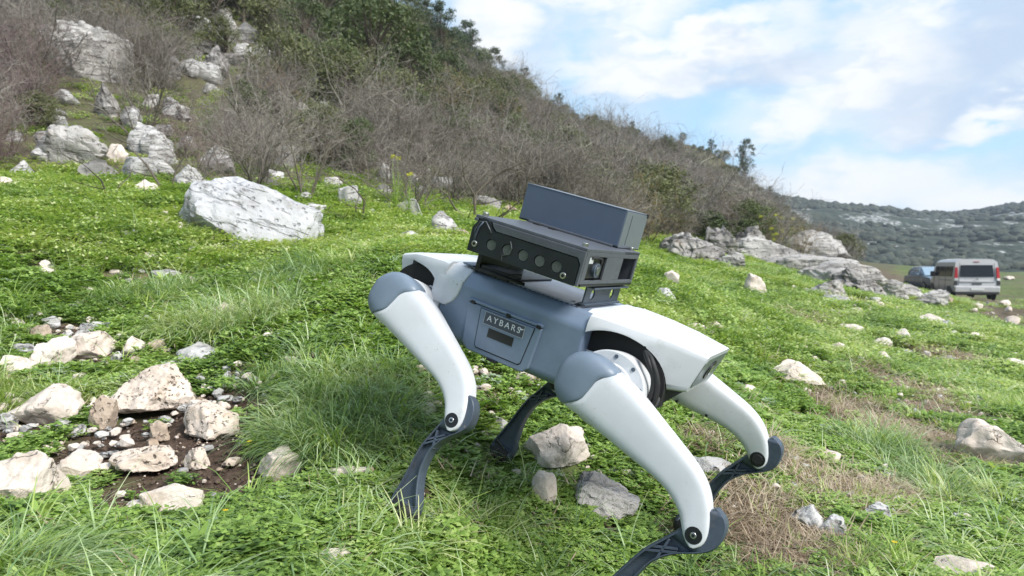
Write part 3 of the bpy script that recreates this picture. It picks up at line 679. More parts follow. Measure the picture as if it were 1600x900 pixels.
rock(228, 746, 106, 62, 'pit', 'oval pitted white rock alone in the middle of the bare soil', BR, sub=5, sink=.0)
rock(70, 668, 112, 72, 'smooth', 'smooth white flat-topped rock beside the upright brown stone', BR, sub=5)
rock(160, 674, 44, 62, 'tan', 'small upright brownish stone leaning against the large pitted rock', BR, sub=5, sink=.08)
rock(250, 688, 30, 34, 'tan', 'little tan stone standing on the bare soil below the large pitted rock', BR)
rock(238, 697, 26, 14, 'tan', 'flat tan chip lying on soil under the little tan stone', BR)
rock(118, 752, 68, 54, 'smooth', 'pale wedge-shaped rock pointing at the oval pitted rock', BR, sub=5)
rock(165, 738, 28, 18, 'smooth', 'pale pebble touching the end of the oval pitted rock', BR)
rock(172, 716, 36, 16, 'grey', 'grey flat stone half hidden by weeds behind the oval pitted rock', BR)
rock(34, 792, 112, 104, 'smooth', 'big white slab with square broken edges cut by the edge of view', BR, sub=5)
rock(307, 731, 44, 36, 'pit', 'small square pale stone with a green sprig before it on the soil', BR, sub=5)
rock(268, 808, 100, 60, 'smooth', 'long pale rock with two lobes like a bone below the bare soil', BR, sub=5, deep=.5, rot=.35)
rock(218, 806, 44, 30, 'smooth', 'round pale knob at the end of the long two-lobed rock', BR)
rock(230, 830, 22, 12, 'smooth', 'tiny white stone chip below the long two-lobed rock', BR)
rock(438, 750, 76, 56, 'smooth', 'pale angular rock with a grey shaded face beside the long grass clump', BR, sub=5)
rock(362, 727, 30, 16, 'pit', 'small tan pebble between soil and the pale angular rock', BR)
rock(538, 749, 84, 22, 'smooth', 'long flat pale stone like a bar lying under the long grass clump', BR, deep=.3, rot=0.)
rock(312, 570, 76, 36, 'grey', 'pale grey flat rock partly covered by bright grass, above the large pitted rock', BR, sub=5)
HP = 'stones in the heap above the soil'
rock(86, 574, 60, 50, 'smooth', 'pyramid-shaped pale stone in the middle of the stone heap', HP, sub=5)
rock(147, 562, 76, 46, 'smooth', 'broad cream stone with a yellowish face in the stone heap', HP, sub=5)
rock(206, 560, 40, 34, 'smooth', 'rounded stone with a level crack in the stone heap', HP)
rock(212, 578, 34, 22, 'tan', 'brownish slab below the cracked round stone', HP)
rock(184, 574, 22, 26, 'grey', 'narrow grey stone wedged between two paler stones', HP)
rock(38, 557, 46, 20, 'grey', 'low dark-edged stone behind the pyramid-shaped stone', HP)
rock(26, 585, 60, 32, 'smooth', 'broad pinkish pale stone at the end of the stone heap', HP, sub=5)
rock(66, 534, 36, 28, 'tan', 'round tan stone standing above the pyramid-shaped stone', HP)
rock(82, 514, 30, 20, 'grey', 'dark mossy stone behind the round tan stone', HP)
rock(150, 518, 32, 16, 'grey', 'pale grey stone under leaves at the top of the heap', HP)
rock(20, 513, 38, 16, 'smooth', 'flat pale stone bedded in grass above the heap', HP)
rock(250, 553, 30, 22, 'tan', 'small brown stone beside the cracked round stone', HP)
rock(10, 600, 30, 16, 'tan', 'small brown stone under the broad pinkish stone', HP)
rock(10, 668, 34, 26, 'grey', 'dark brown-shaded stone behind the smooth white flat-topped rock', HP)
rock(90, 640, 32, 14, 'tan', 'small tan stone in the weeds behind the smooth white flat-topped rock', HP)
rock(352, 500, 34, 28, 'smooth', 'white split stone in the grass above the grey flat rock', BR)
rock(338, 478, 32, 18, 'smooth', 'pale stone just uphill of the white split stone', BR)
rock(110, 487, 64, 12, 'grey', 'thin flat grey slab lying in grass above the stone heap', BR, deep=.4)
rock(75, 432, 34, 13, 'smooth', 'white stone in bright grass halfway up the open bank', BR)
rock(185, 430, 24, 9, 'smooth', 'small white stone in bright grass beside the bank top', BR)
rock(232, 410, 30, 14, 'smooth', 'pale narrow stone in the grass just below the big boulder', BR)
rock(255, 437, 50, 14, 'grey', 'pale low stone with a tail of chips below the big boulder', BR)
rock(95, 905, 74, 46, 'smooth', 'brownish pale rock behind long grass blades at the bottom corner', BR, sub=5)
rock(515, 888, 78, 36, 'smooth', 'pale lumpy rock in clover nearest the camera', BR, sub=5)
rock(440, 866, 42, 26, 'smooth', 'flat pale stone in clover beside the pale lumpy rock', BR)
rock(388, 903, 46, 24, 'smooth', 'cream stone at the bottom edge in clover', BR)
rock(455, 830, 16, 22, 'tan', 'tiny brown stone standing in clover', BR)
RR = 'rocks around the robot'
rock(661, 594, 30, 26, 'smooth', 'pale stone in grass just above the low one under the thigh', RR)
rock(664, 652, 38, 24, 'smooth', 'pale pinkish stone in grass beside the knee of the first leg', RR)
rock(578, 748, 20, 22, 'tan', 'small brown stone in grass beside the first foot', RR)
rock(873, 742, 112, 88, 'smooth', 'big smooth pinkish rock in grass between the robot legs', RR, sub=5, sink=.05)
rock(938, 808, 108, 74, 'slab', 'layered brown and grey rock below the big smooth pinkish rock', RR, sub=5, tilt=.3)
rock(848, 794, 46, 64, 'smooth', 'small white forked stone in clover below the big smooth rock', RR)
rock(782, 674, 28, 28, 'grey', 'small grey stone behind the farther foot', RR)
rock(675, 590, 26, 22, 'grey', 'small mossy stone under the body of the robot', RR)
rock(822, 602, 34, 22, 'smooth', 'pale stone seen just under the belly of the robot', RR)
rock(1105, 746, 84, 40, 'grey', 'pale grey flat rock behind the nearest knee', RR, sub=5)
rock(1102, 684, 34, 16, 'smooth', 'small pale stone in grass under the head end', RR)
rock(1209, 702, 30, 20, 'smooth', 'pale stone right behind the far knee', RR)
rock(1240, 600, 104, 44, 'smooth', 'white angular rock like an arrowhead in grass beyond the robot head', RR, sub=5)
rock(1172, 621, 38, 22, 'smooth', 'small pinkish rock below the white arrowhead rock', RR)
MD = 'stones in the open meadow'
rock(1288, 724, 48, 26, 'smooth', 'smooth pale stone above the dry straw patch', MD)
rock(1262, 714, 28, 16, 'tan', 'small brown stone touching the smooth pale stone by the straw', MD)
rock(1545, 729, 126, 84, 'smooth', 'large rounded pale rock with brown stain at the meadow edge', MD, sub=5, tilt=.18)
rock(1262, 834, 58, 52, 'grey', 'grey weathered rock with hollows in the dry straw', MD, sub=5)
rock(1300, 842, 44, 40, 'grey', 'smaller grey furrowed rock beside the grey weathered one in straw', MD, sub=5)
rock(1323, 856, 22, 16, 'smooth', 'little grey stone next to the furrowed rock', MD)
rock(1370, 818, 48, 40, 'grey', 'angular brown-grey rock standing alone in grass past the straw', MD, sub=5)
rock(1500, 908, 104, 46, 'smooth', 'pale flat broken rock at the bottom edge in grass', MD, sub=5)
rock(1306, 553, 26, 20, 'smooth', 'pale pebble above the pair of white stones', MD)
rock(1378, 545, 32, 20, 'smooth', 'white stone, upper of the pair, in the meadow', MD)
rock(1376, 567, 38, 20, 'smooth', 'white stone, lower of the pair, in the meadow', MD)
rock(1412, 532, 28, 20, 'smooth', 'white stone beside the pair, next to the brown earth', MD)
rock(1328, 519, 40, 14, 'smooth', 'flat white stone in meadow above the pale pebble', MD)
rock(1175, 458, 42, 32, 'smooth', 'pale block of stone on green grass below the outcrop', MD)
rock(1048, 450, 28, 28, 'smooth', 'pale stone standing in grass behind the sensor box', MD)
rock(1040, 473, 34, 24, 'grey', 'broken pale stone in grass just above the head end', MD)
rock(1082, 518, 46, 14, 'smooth', 'flat whitish stone in the grass past the top of the head', MD)
rock(1118, 516, 40, 14, 'smooth', 'second flat whitish stone, next along past the head', MD)
rock(1455, 506, 38, 18, 'smooth', 'long pale stone nearest the muddy track', MD)
rock(1475, 512, 26, 12, 'grey', 'small grey stone next to the long pale stone by the track', MD)
rock(1338, 490, 28, 10, 'smooth', 'white chip below the end of the outcrop', MD)
rock(1588, 575, 46, 18, 'smooth', 'pale stone with a shaded hollow at the meadow edge', MD)
rock(1575, 440, 16, 6, 'smooth', 'distant white stone on the flat green field beyond the van', MD, d=80)
# boulder
rock(384, 392, 236, 92, 'boulder', 'big pale grey boulder sunk in the grass below the thicket', None, name='boulder', sub=6, deep=.62, rot=0., tilt=.36, sink=.18, d=5.3)
UP = 'rocks at the foot of the thicket'
rock(695, 368, 44, 38, 'grey', 'grey streaked upright rock on grass beside the sensor box', UP, sub=4)
rock(640, 340, 46, 28, 'grey', 'brownish rounded rock in the brush near the yellow flowers', UP)
rock(640, 374, 42, 13, 'grey', 'flat pale rock on grass below the yellow flowers', UP)
rock(720, 372, 30, 14, 'tan', 'low brown stone beside the streaked upright rock', UP)
rock(688, 296, 46, 20, 'grey', 'pale flat rock under the bare bushes behind the robot', UP)
rock(550, 325, 42, 36, 'grey', 'pale square rock in the brush beside the big boulder', UP)
rock(490, 335, 44, 18, 'grey', 'low grey rock right behind the big boulder', UP)
rock(578, 340, 28, 14, 'grey', 'small grey rock between the square rock and the flowers', UP)
rock(760, 330, 50, 26, 'crag', 'dark broken rock under the bushes left of the computer box', UP)
rock(800, 335, 34, 14, 'tan', 'pale low rock between the bushes and the computer box', UP)
rock(35, 279, 40, 28, 'grey', 'grey round rock at the top of the grassy bank', UP)
rock(10, 297, 32, 20, 'smooth', 'pale rock beside the grey round rock on the bank top', UP)
rock(98, 257, 156, 62, 'slab', 'long layered white slab under the purple bushes', UP, sub=5, deep=.4, tilt=.12)
rock(186, 255, 36, 30, 'smooth', 'cream rock at the end of the long layered slab', UP)
rock(228, 240, 54, 50, 'grey', 'grey rock block above the cream rock', UP)
rock(214, 278, 54, 34, 'grey', 'grey broken rock below the cream rock', UP)
rock(228, 303, 42, 24, 'smooth', 'whitish rock at the foot of the grey broken rock', UP)
rock(294, 297, 66, 40, 'grey', 'squarish grey rock just above the big boulder', UP)
rock(150, 128, 120, 96, 'slab', 'tall white crag high above the long layered slab', UP, sub=5, deep=.6)
rock(95, 95, 46, 44, 'grey', 'pale rock knob beside the tall white crag', UP)
rock(75, 70, 30, 24, 'grey', 'smaller pale knob above the other beside the crag', UP)
for a in [(165,178,34,40),(205,190,30,24),(285,185,26,20),(330,112,46,34),(352,62,34,30),(385,62,36,26),(305,42,44,20),(330,85,40,20),(372,100,50,22),(410,85,30,18),(300,90,26,24),(270,120,24,30),(348,30,24,18),
          (430,130,30,14),(235,165,24,18),(470,310,28,12),(520,290,30,14),(600,300,24,14),(655,300,26,12),(420,290,30,14),(255,210,34,16),(390,130,34,18),(1075,268,26,26)]:
    rock(a[0], a[1] + 5, a[2] * 1.2, a[3] * 1.25, ('crag', 'slab', 'grey')[int(a[0]) % 3], 'grey-white rock showing through the bare brush on the hillside', 'grey-white rocks among the brush', sub=4, sink=.2)
OC = 'rocks of the outcrop ridge'
for a in [(1060,398,50,24,'slab','pale low rock at the near end of the outcrop ridge, half in grass'), (1085,408,74,32,'crag','brown-grey rock with orange stain, nearest end of outcrop ridge'), (1128,402,66,36,'crag','dark fissured rock next along the outcrop ridge'), (1168,398,56,32,'crag','dark peaked rock behind the pale blocks of the outcrop ridge'),
          (1140,420,40,18,'slab','small pale slab in grass in front of the dark fissured rock'), (1192,412,84,30,'slab','long grey block, middle of the outcrop ridge'), (1222,392,60,18,'crag','thin dark rock at the crest of the outcrop ridge'),
          (1262,408,104,34,'slab','largest grey block, crest of the outcrop ridge'), (1305,412,64,32,'crag','dark-seamed rock where the crest steps down'), (1255,432,120,26,'slab','smooth pale shelf below the crest of the outcrop ridge'),
          (1312,450,120,32,'slab','big sloping pale slab below the crest'), (1348,462,76,32,'crag','dark fissured foot of the sloping pale slab'), (1298,462,42,18,'slab','flat rock in grass below the sloping slab'), (1300,474,52,10,'grey','low pale rock strip in the grass under the outcrop'),
          (1385,466,50,21,'slab','pale tapering end of the outcrop ridge'), (1412,464,44,15,'slab','low pale rock past the ridge end, before the dark car'), (1450,476,44,17,'slab','pale rounded rock right beside the van wheel'),
          (1478,474,16,8,'tan','brown stone between the van and the rounded rock')]:
    rock(a[0], a[1], a[2] * 1.30, a[3] * 1.42, a[4], a[5], OC, sub=5, deep=.6, sink=.2)
def zone_grass(px, d):
    if px < 300: return 'on the bank above the stone heap'
    if px < 640: return 'between the big boulder and the robot'
    if d > 14: return 'far off, near the van'
    if d > 7: return 'just below the outcrop ridge'
    if d > 4.2: return 'beyond the white arrowhead rock'
    return 'close to the dry straw' if px < 1400 else 'near the large rounded rock'
rr_ = random.Random(5); n_ = 0
while n_ < 215:
    px = rr_.uniform(980, 1620) if rr_.random() < .72 else rr_.uniform(-60, 620); py = rr_.uniform(455, 800) if px > 900 else rr_.uniform(330, 620)
    py = HORIZON + (py - HORIZON) * rr_.uniform(.45, 1)
    hh = hit(px, py)
    if hh is None or hh[1] > 24: continue
    if any(((hh[0] - a) / (c + .03)) ** 2 + ((hh[1] - b) / (d + .03)) ** 2 < 1 for a, b, c, d in ROCKS): continue
    w = rr_.uniform(7, 22); rock(px, py, w, w * rr_.uniform(.35, .6), rr_.choice(['smooth', 'smooth', 'grey']), 'small pale stone in green grass ' + zone_grass(px, hh[1]), 'small pale stones scattered in the grass', name='stone', sub=2, sink=.25); n_ += 1

n_ = 0
while n_ < 55:      # the heap and the bare soil
    px = rr_.uniform(-20, 440); py = rr_.uniform(505, 830); hh = hit(px, py)
    if any(((hh[0] - a) / (c + .012)) ** 2 + ((hh[1] - b) / (d + .012)) ** 2 < 1 for a, b, c, d in ROCKS): continue
    w = rr_.uniform(8, 26); rock(px, py, w, w * rr_.uniform(.45, .75), rr_.choice(['smooth', 'tan', 'pit', 'grey']), 'small loose stone lying among the bigger pale rocks around the bare soil', 'small stones among the rocks of the heap', name='stone', sub=2, sink=.15); n_ += 1
n_ = 0
while n_ < 60:      # pale rocks of the slope
    px = rr_.uniform(-40, 760); py = rr_.uniform(20, 290); hh = hit(px, py)
    if hh is None or hh[1] > 40: continue
    w = rr_.uniform(14, 40) * (12 / hh[1]) ** .35 * (1.25 if px < 450 else .8); rock(px, py, w, w * rr_.uniform(.5, .9), rr_.choice(['grey', 'grey', 'crag']), 'grey-white rock in the bare brush ' + ('near the tall white crag' if px < 260 and py < 190 else 'between the crag and the layered slab' if px < 260 else 'in the upper rock field' if px < 460 and py < 150 else 'above the big boulder' if px < 500 else 'on the slope behind the robot'), 'grey-white rocks among the brush', sub=3, sink=.15); n_ += 1

# ------------------------------------------------------------------ ground sheet
def ell(L, x, y, amp=.35, f=6.):
    m = np.zeros(len(x)); nz = fbm2(x, y, f, 3) * amp
    for (cx, cy, rx, ry) in L:
        q = np.sqrt(((x - cx) / rx) ** 2 + ((y - cy) / ry) ** 2) + nz; m = np.maximum(m, np.clip((1.15 - q) / .35, 0, 1))
    return m
def w_ell(px, py, rx, ry):
    h = hit(px, py); a = hit(px, py - ry); b = hit(px, py + ry)
    return (h[0], (a[1] + b[1]) / 2, rx * 1.12 * h[1] / FPX, abs(a[1] - b[1]) * .58)
SOIL = [w_ell(*a) for a in [(275, 692, 150, 62), (335, 750, 130, 38), (220, 775, 120, 30), (140, 700, 60, 40), (110, 522, 50, 12), (120, 560, 90, 14), (20, 680, 60, 24), (960, 830, 30, 14), (650, 770, 40, 12), (1400, 545, 40, 12), (270, 840, 40, 14)]]
STRAW = [w_ell(*a) for a in [(1480, 560, 60, 10), (1290, 640, 40, 14), (1500, 650, 40, 12), (1130, 770, 40, 14), (1090, 690, 40, 12), (1240, 500, 40, 6), (1340, 470, 50, 5), (1375, 668, 88, 48), (1200, 825, 92, 60), (1255, 745, 76, 32), (1410, 605, 40, 20), (1350, 770, 70, 18), (1370, 600, 30, 14), (1190, 880, 60, 20), (1445, 640, 50, 14)]]
_df = ([-400, 0, 200, 400, 600, 750, 1000, 1270, 1390, 1430], [6.8, 7.0, 7.2, 7.6, 8.4, 9.8, 14, 26, 38, 300])
def hillm(x, y):
    px = CX + FPX * x / np.maximum(y, .5); d = np.interp(px, *_df) * (1 + .05 * fbm2(x, y, .5, 2)); m = np.clip((y / d - 1.0) / .12, 0, 1)
    return m * (y > 4)
TRK = [[(21.3, 32), (17.6, 25), (14.2, 19), (12.0, 14.5)], [(23.0, 32), (19.4, 25), (16.2, 19), (14, 14)], [(20.0, 29), (22.5, 40), (26, 60)], [(22.6, 28), (25.0, 40), (29, 60)]]
def trackm(x, y):
    d = np.full(len(x), 9.)
    for L in TRK:
        for (x0, y0), (x1, y1) in zip(L, L[1:]):
            t = np.clip(((x - x0) * (x1 - x0) + (y - y0) * (y1 - y0)) / ((x1 - x0) ** 2 + (y1 - y0) ** 2), 0, 1); d = np.minimum(d, np.hypot(x - x0 - t * (x1 - x0), y - y0 - t * (y1 - y0)))
    return np.clip((1.35 - d + .6 * fbm2(x, y, .9, 3)) / .5, 0, 1)
na = 560; a_ = np.linspace(-7.4, 7.4, na); gx = .6 * np.sinh(a_); gy = 1.6 + .6 * np.sinh(np.linspace(-5., 7.4, na))
GX, GY = np.meshgrid(gx, gy); GX = GX.ravel(); GY = GY.ravel(); GZ = ground(GX, GY)
so_ = ell(SOIL, GX, GY); st_ = ell(STRAW, GX, GY); tk_ = trackm(GX, GY); hm_ = hillm(GX, GY)
GZ = GZ - .012 * so_ * (1 + fbm2(GX, GY, 22, 3)) - .10 * tk_
idx = np.arange(na * na).reshape(na, na)
Fg = np.stack([idx[:-1, :-1], idx[:-1, 1:], idx[1:, 1:], idx[1:, :-1]], -1).reshape(-1, 4)
gme = fastmesh('ground', np.stack([GX, GY, GZ], 1), Fg); gme.shade_smooth()
th_ = np.clip((fbm2(GX + 9, GY, 2.2, 3) - .22) / .3, 0, 1)
for nm, arr in (('thin', th_), ('soil', so_), ('straw', st_), ('track', tk_), ('hillside', hm_)):
    at = gme.attributes.new(nm, 'FLOAT', 'POINT'); at.data.foreach_set('value', arr.astype(np.float32))
gm = bpy.data.materials.new('meadow_ground'); gm.use_nodes = True; N = NT(gm.node_tree)
b = N.n('ShaderNodeBsdfPrincipled'); o = N.n('ShaderNodeOutputMaterial'); N.l(b.outputs[0], o.inputs[0]); b.inputs['Roughness'].default_value = .95; b.inputs['Specular IOR Level'].default_value = .15
tc = N.n('ShaderNodeTexCoord').outputs['Object']
def att(n): return N.n('ShaderNodeAttribute', attribute_name=n).outputs['Fac']
n0 = N.noise(tc, .35, 5, .6); n1_ = N.noise(tc, 3, 5, .65); n2_ = N.noise(tc, 60, 5, .7); n3_ = N.noise(tc, 260, 3, .7)
turf = N.mix(N.sm(n1_, .35, .65), (.055, .070, .028), (.12, .155, .05)); turf = N.mix(N.m('MULTIPLY', N.sm(n2_, .5, .7), .5), turf, (.075, .060, .035)); turf = N.mix(N.m('MULTIPLY', N.sm(n0, .45, .65), .5), turf, (.13, .17, .045))
soil = N.mix(N.sm(n2_, .35, .7), (.045, .030, .022), (.105, .072, .053)); soil = N.mix(N.m('MULTIPLY', N.sm(n3_, .58, .7), .6), soil, (.17, .125, .095))
straw = N.mix(N.sm(n2_, .3, .7), (.16, .11, .075), (.34, .26, .19)); straw = N.mix(N.m('MULTIPLY', N.sm(n3_, .55, .65), .6), straw, (.08, .055, .04))
litter = N.mix(N.sm(n1_, .3, .7), (.075, .062, .045), (.10, .105, .045)); litter = N.mix(N.m('MULTIPLY', N.sm(n2_, .5, .7), .5), litter, (.16, .14, .11))
mud = N.mix(N.sm(N.noise(tc, 2.2, 5, .65), .35, .65), (.085, .065, .045), (.15, .12, .085))
c = N.mix(N.m('MULTIPLY', att('thin'), .8), turf, N.mix(N.sm(n2_, .4, .62), (.07, .052, .036), (.20, .155, .105))); c = N.mix(att('hillside'), c, litter); c = N.mix(att('straw'), c, straw); c = N.mix(att('soil'), c, soil); c = N.mix(att('track'), c, mud)
N.put(b.inputs['Base Color'], c)
bp = N.n('ShaderNodeBump'); bp.inputs['Strength'].default_value = .9; bp.inputs['Distance'].default_value = .006; N.put(bp.inputs['Height'], N.m('ADD', n2_, N.m('MULTIPLY', n3_, .5))); N.l(bp.outputs[0], b.inputs['Normal'])
gme.materials.append(gm); go = bpy.data.objects.new('ground', gme); C.objects.link(go); tag(go, kind='structure')

# ------------------------------------------------------------------ plants: small prototypes
def leafmat(name, cols, trans=.35, rough=.55, patch=.8, psc=1.2, spec=.3):
    m = bpy.data.materials.new(name); m.use_nodes = True; N = NT(m.node_tree)
    p = N.n('ShaderNodeBsdfPrincipled'); tr = N.n('ShaderNodeBsdfTranslucent'); mx = N.n('ShaderNodeMixShader'); o = N.n('ShaderNodeOutputMaterial')
    rn = N.n('ShaderNodeObjectInfo').outputs['Random']; pos = N.n('ShaderNodeNewGeometry').outputs['Position']
    rp = N.n('ShaderNodeNewGeometry').outputs['Random Per Island']
    f = N.m('ADD', N.m('MULTIPLY', rn, .34), N.m('ADD', N.m('MULTIPLY', N.sm(N.noise(pos, psc, 4, .6), .32, .68), patch * .42), N.m('MULTIPLY', rp, .46)))
    k = len(cols); c = N.ramp(f, [((i + .3) / (k - .2), cols[i]) for i in range(k)])
    N.put(p.inputs['Base Color'], c); p.inputs['Roughness'].default_value = rough; p.inputs['Specular IOR Level'].default_value = spec
    N.put(tr.inputs[0], N.mix(1., c, (1.25, 1.3, .6), 'MULTIPLY')); mx.inputs[0].default_value = trans
    N.l(p.outputs[0], mx.inputs[1]); N.l(tr.outputs[0], mx.inputs[2]); N.l(mx.outputs[0], o.inputs[0]); return m
LM = {'clover': leafmat('clover_leaf', [(.055, .100, .025), (.115, .195, .045), (.19, .30, .065), (.28, .41, .095), (.42, .50, .20)], .35),
      'grass': leafmat('grass_blade', [(.060, .110, .030), (.13, .215, .055), (.24, .35, .085), (.38, .48, .14), (.56, .57, .32)], .35, .45),
      'blue': leafmat('bluish_grass', [(.075, .135, .06), (.145, .24, .10), (.25, .36, .16), (.38, .48, .25), (.58, .62, .42)], .3, .42),
      'silver': leafmat('silvery_weed', [(.14, .20, .12), (.22, .30, .19), (.30, .37, .25), (.40, .46, .33)], .25, .6),
      'straw': leafmat('dry_straw', [(.14, .095, .06), (.24, .175, .12), (.36, .28, .20), (.48, .40, .30)], .15, .7),
      'flower': leafmat('yellow_petal', [(.55, .38, .02), (.75, .55, .03)], .3, .5)}
class SM:   # small mesh of quads
    def __init__(s): s.v = []; s.f = []; s.m = []
    def quad(s, a, b, c, d, m=0): n = len(s.v); s.v += [a, b, c, d]; s.f.append((n, n + 1, n + 2, n + 3)); s.m.append(m)
    def strip(s, P_, wd_, side, m=0):
        n = len(s.v)
        for p, w in zip(P_, wd_): s.v += [tuple(p - side * w), tuple(p + side * w)]
        for i in range(len(P_) - 1): s.f.append((n + 2 * i, n + 2 * i + 1, n + 2 * i + 3, n + 2 * i + 2)); s.m.append(m)
    def mesh(s, name, mats):
        me = bpy.data.meshes.new(name); me.from_pydata([tuple(map(float, v)) for v in s.v], [], s.f)
        for m in mats: me.materials.append(m)
        me.polygons.foreach_set('material_index', s.m); me.update(); return me
def blade(sm, r, base, L, w, lean, az, droop, m=0, n=4):
    d = np.array((math.cos(az), math.sin(az), 0)); side = np.array((-d[1], d[0], 0)); P_ = []; W = []
    a = lean
    p = np.array(base, float)
    for i in range(n + 1):
        P_.append(p.copy()); W.append(w * (1 - (i / n) ** 1.6) + .0003); a += droop / n; p = p + (d * math.sin(a) + np.array((0, 0, 1)) * math.cos(a)) * L / n
    sm.strip(P_, W, side, m)
def leaf(sm, r, p, az, tilt, L, w, m=0, fold=.25):
    d = np.array((math.cos(az) * math.cos(tilt), math.sin(az) * math.cos(tilt), math.sin(tilt))); s = np.array((-math.sin(az), math.cos(az), 0)); up = np.cross(d, s) * -1
    p = np.array(p); a = p; b1 = p + d * L * .5 + s * w + up * w * fold; c = p + d * L; b2 = p + d * L * .5 - s * w + up * w * fold
    n = len(sm.v); sm.v += [tuple(a), tuple(b1), tuple(c), tuple(b2)]; sm.f += [(n, n + 1, n + 2, n + 3)]; sm.m.append(m)
def proto_clover(seed, n=30, R=.038, H=.034, Lf=.0110, trif=3):
    r = random.Random(seed); sm = SM()
    for i in range(n):
        a = r.uniform(0, 6.28); q = R * math.sqrt(r.random()); h = H * r.uniform(.35, 1.1) * (1 - .4 * q / R); x, y = q * math.cos(a), q * math.sin(a)
        blade(sm, r, (x * .6, y * .6, 0), h * 1.05, .0006, .25, a, .2, 0, 2)
        k = r.choice([trif, trif, trif + 1, 5]); a0 = r.uniform(0, 6.28); s_ = r.uniform(.7, 1.25)
        for j in range(k): leaf(sm, r, (x, y, h), a0 + 6.28 * j / k + r.uniform(-.2, .2), r.uniform(-.25, .55), Lf * s_, Lf * .42 * s_)
    return sm
def proto_grass(seed, n=34, R=.03, L=(.03, .075), w=.0013, droop=(.3, 1.3), lean=(.05, .6)):
    r = random.Random(seed); sm = SM()
    for i in range(n):
        a = r.uniform(0, 6.28); q = R * r.random()
        blade(sm, r, (q * math.cos(a), q * math.sin(a), -.004), r.uniform(*L), w * r.uniform(.7, 1.3), r.uniform(*lean), a + r.uniform(-.9, .9), r.uniform(*droop), 0, 4)
    return sm
def proto_feather(seed, n=9, L=.06):
    r = random.Random(seed); sm = SM()
    for i in range(n):
        az = 6.28 * i / n + r.uniform(-.3, .3); Lr = L * r.uniform(.6, 1.2); d = np.array((math.cos(az), math.sin(az), 0)); el = r.uniform(.5, 1.1)
        for k in range(1, 9):
            t = k / 8; p = d * Lr * t * math.cos(el * (1 - t * .5)) + np.array((0, 0, 1)) * Lr * t * math.sin(el * (1 - t * .5))
            for sgn in (-1, 1):
                for q in range(2): leaf(sm, r, p, az + sgn * (.9 + .3 * q), r.uniform(-.1, .5), .016 * (1.15 - t) + .003, .0028)
        blade(sm, r, (0, 0, 0), Lr, .0007, .7, az, .3, 0, 3)
    return sm
def proto_broad(seed, n=8, L=.06, w=.011):
    r = random.Random(seed); sm = SM()
    for i in range(n):
        az = 6.28 * i / n + r.uniform(-.4, .4); d = np.array((math.cos(az), math.sin(az), 0)); s = np.array((-d[1], d[0], 0)); P_ = []; W = []; a = r.uniform(.2, .9); p = np.zeros(3); Lr = L * r.uniform(.6, 1.15)
        for k in range(6): P_.append(p.copy()); W.append(w * [.15, .4, .85, 1., .7, .05][k] * Lr / L); a += .16; p = p + (d * math.sin(a) + np.array((0, 0, 1)) * math.cos(a)) * Lr / 5
        sm.strip(P_, W, s)
    return sm
def proto_straw(seed, n=40, R=.07):
    r = random.Random(seed); sm = SM()
    for i in range(n):
        a = r.uniform(0, 6.28); q = R * math.sqrt(r.random()); blade(sm, r, (q * math.cos(a), q * math.sin(a), r.uniform(0, .010)), r.uniform(.02, .085), .0010, r.uniform(1.0, 1.6), r.uniform(0, 6.28), r.uniform(-.2, .5), 0, 2)
    return sm
def proto_turf(seed, n=46, R=.075, L=(.02, .045), lv=60):
    sm = proto_grass(seed, n, R, L, .0022, (.2, 1.2), (.1, .8)); r = random.Random(seed)
    for i in range(lv):
        a = r.uniform(0, 6.28); q = R * math.sqrt(r.random()); leaf(sm, r, (q * math.cos(a), q * math.sin(a), r.uniform(.01, .04)), r.uniform(0, 6.28), r.uniform(-.3, .6), r.uniform(.012, .022), .006)
    return sm
def proto_flower(seed):
    r = random.Random(seed); sm = SM(); blade(sm, r, (0, 0, 0), .05, .0009, .1, 1., .2, 1, 3)
    for k in range(8): leaf(sm, r, (.004, .006, .05), 6.28 * k / 8, .35, .008, .0025, 0)
    return sm
PR = []
def addp(sm, name, mats): o = bpy.data.objects.new(name, sm.mesh(name, mats)); PR.append(o); return len(PR) - 1
protocol = bpy.data.collections.new('small_plants')
I_CL = [addp(proto_clover(i), 'a%02d_clover' % i, [LM['clover']]) for i in range(3)]
I_CL2 = [addp(proto_clover(9, 22, .045, .05, .014), 'a03_clover', [LM['clover']])]
I_GR = [addp(proto_grass(i), 'b%02d_grass' % i, [LM['grass']]) for i in range(3)]
I_LG = [addp(proto_grass(20 + i, 40, .03, (.08, .19), .0014, (.8, 2.2), (.05, .8)), 'c%02d_long_grass' % i, [LM['blue' if i else 'grass']]) for i in range(3)]
I_FE = [addp(proto_feather(30 + i), 'd%02d_feather' % i, [LM['clover']]) for i in range(2)]
I_BR = [addp(proto_broad(40 + i, 11, .045 + .012 * i, .0065 + .001 * i), 'e%02d_broadleaf' % i, [LM['clover']]) for i in range(2)]
I_SI = [addp(proto_clover(50, 16, .03, .03, .011, 4), 'f00_silver', [LM['silver']])]
I_ST = [addp(proto_straw(60 + i), 'g%02d_straw' % i, [LM['straw']]) for i in range(2)]
I_TU = [addp(proto_turf(70 + i), 'h%02d_turf' % i, [LM['grass']]) for i in range(3)]
I_FL = [addp(proto_flower(80), 'i00_flower', [LM['flower'], LM['clover']])]
for o in PR: protocol.objects.link(o)

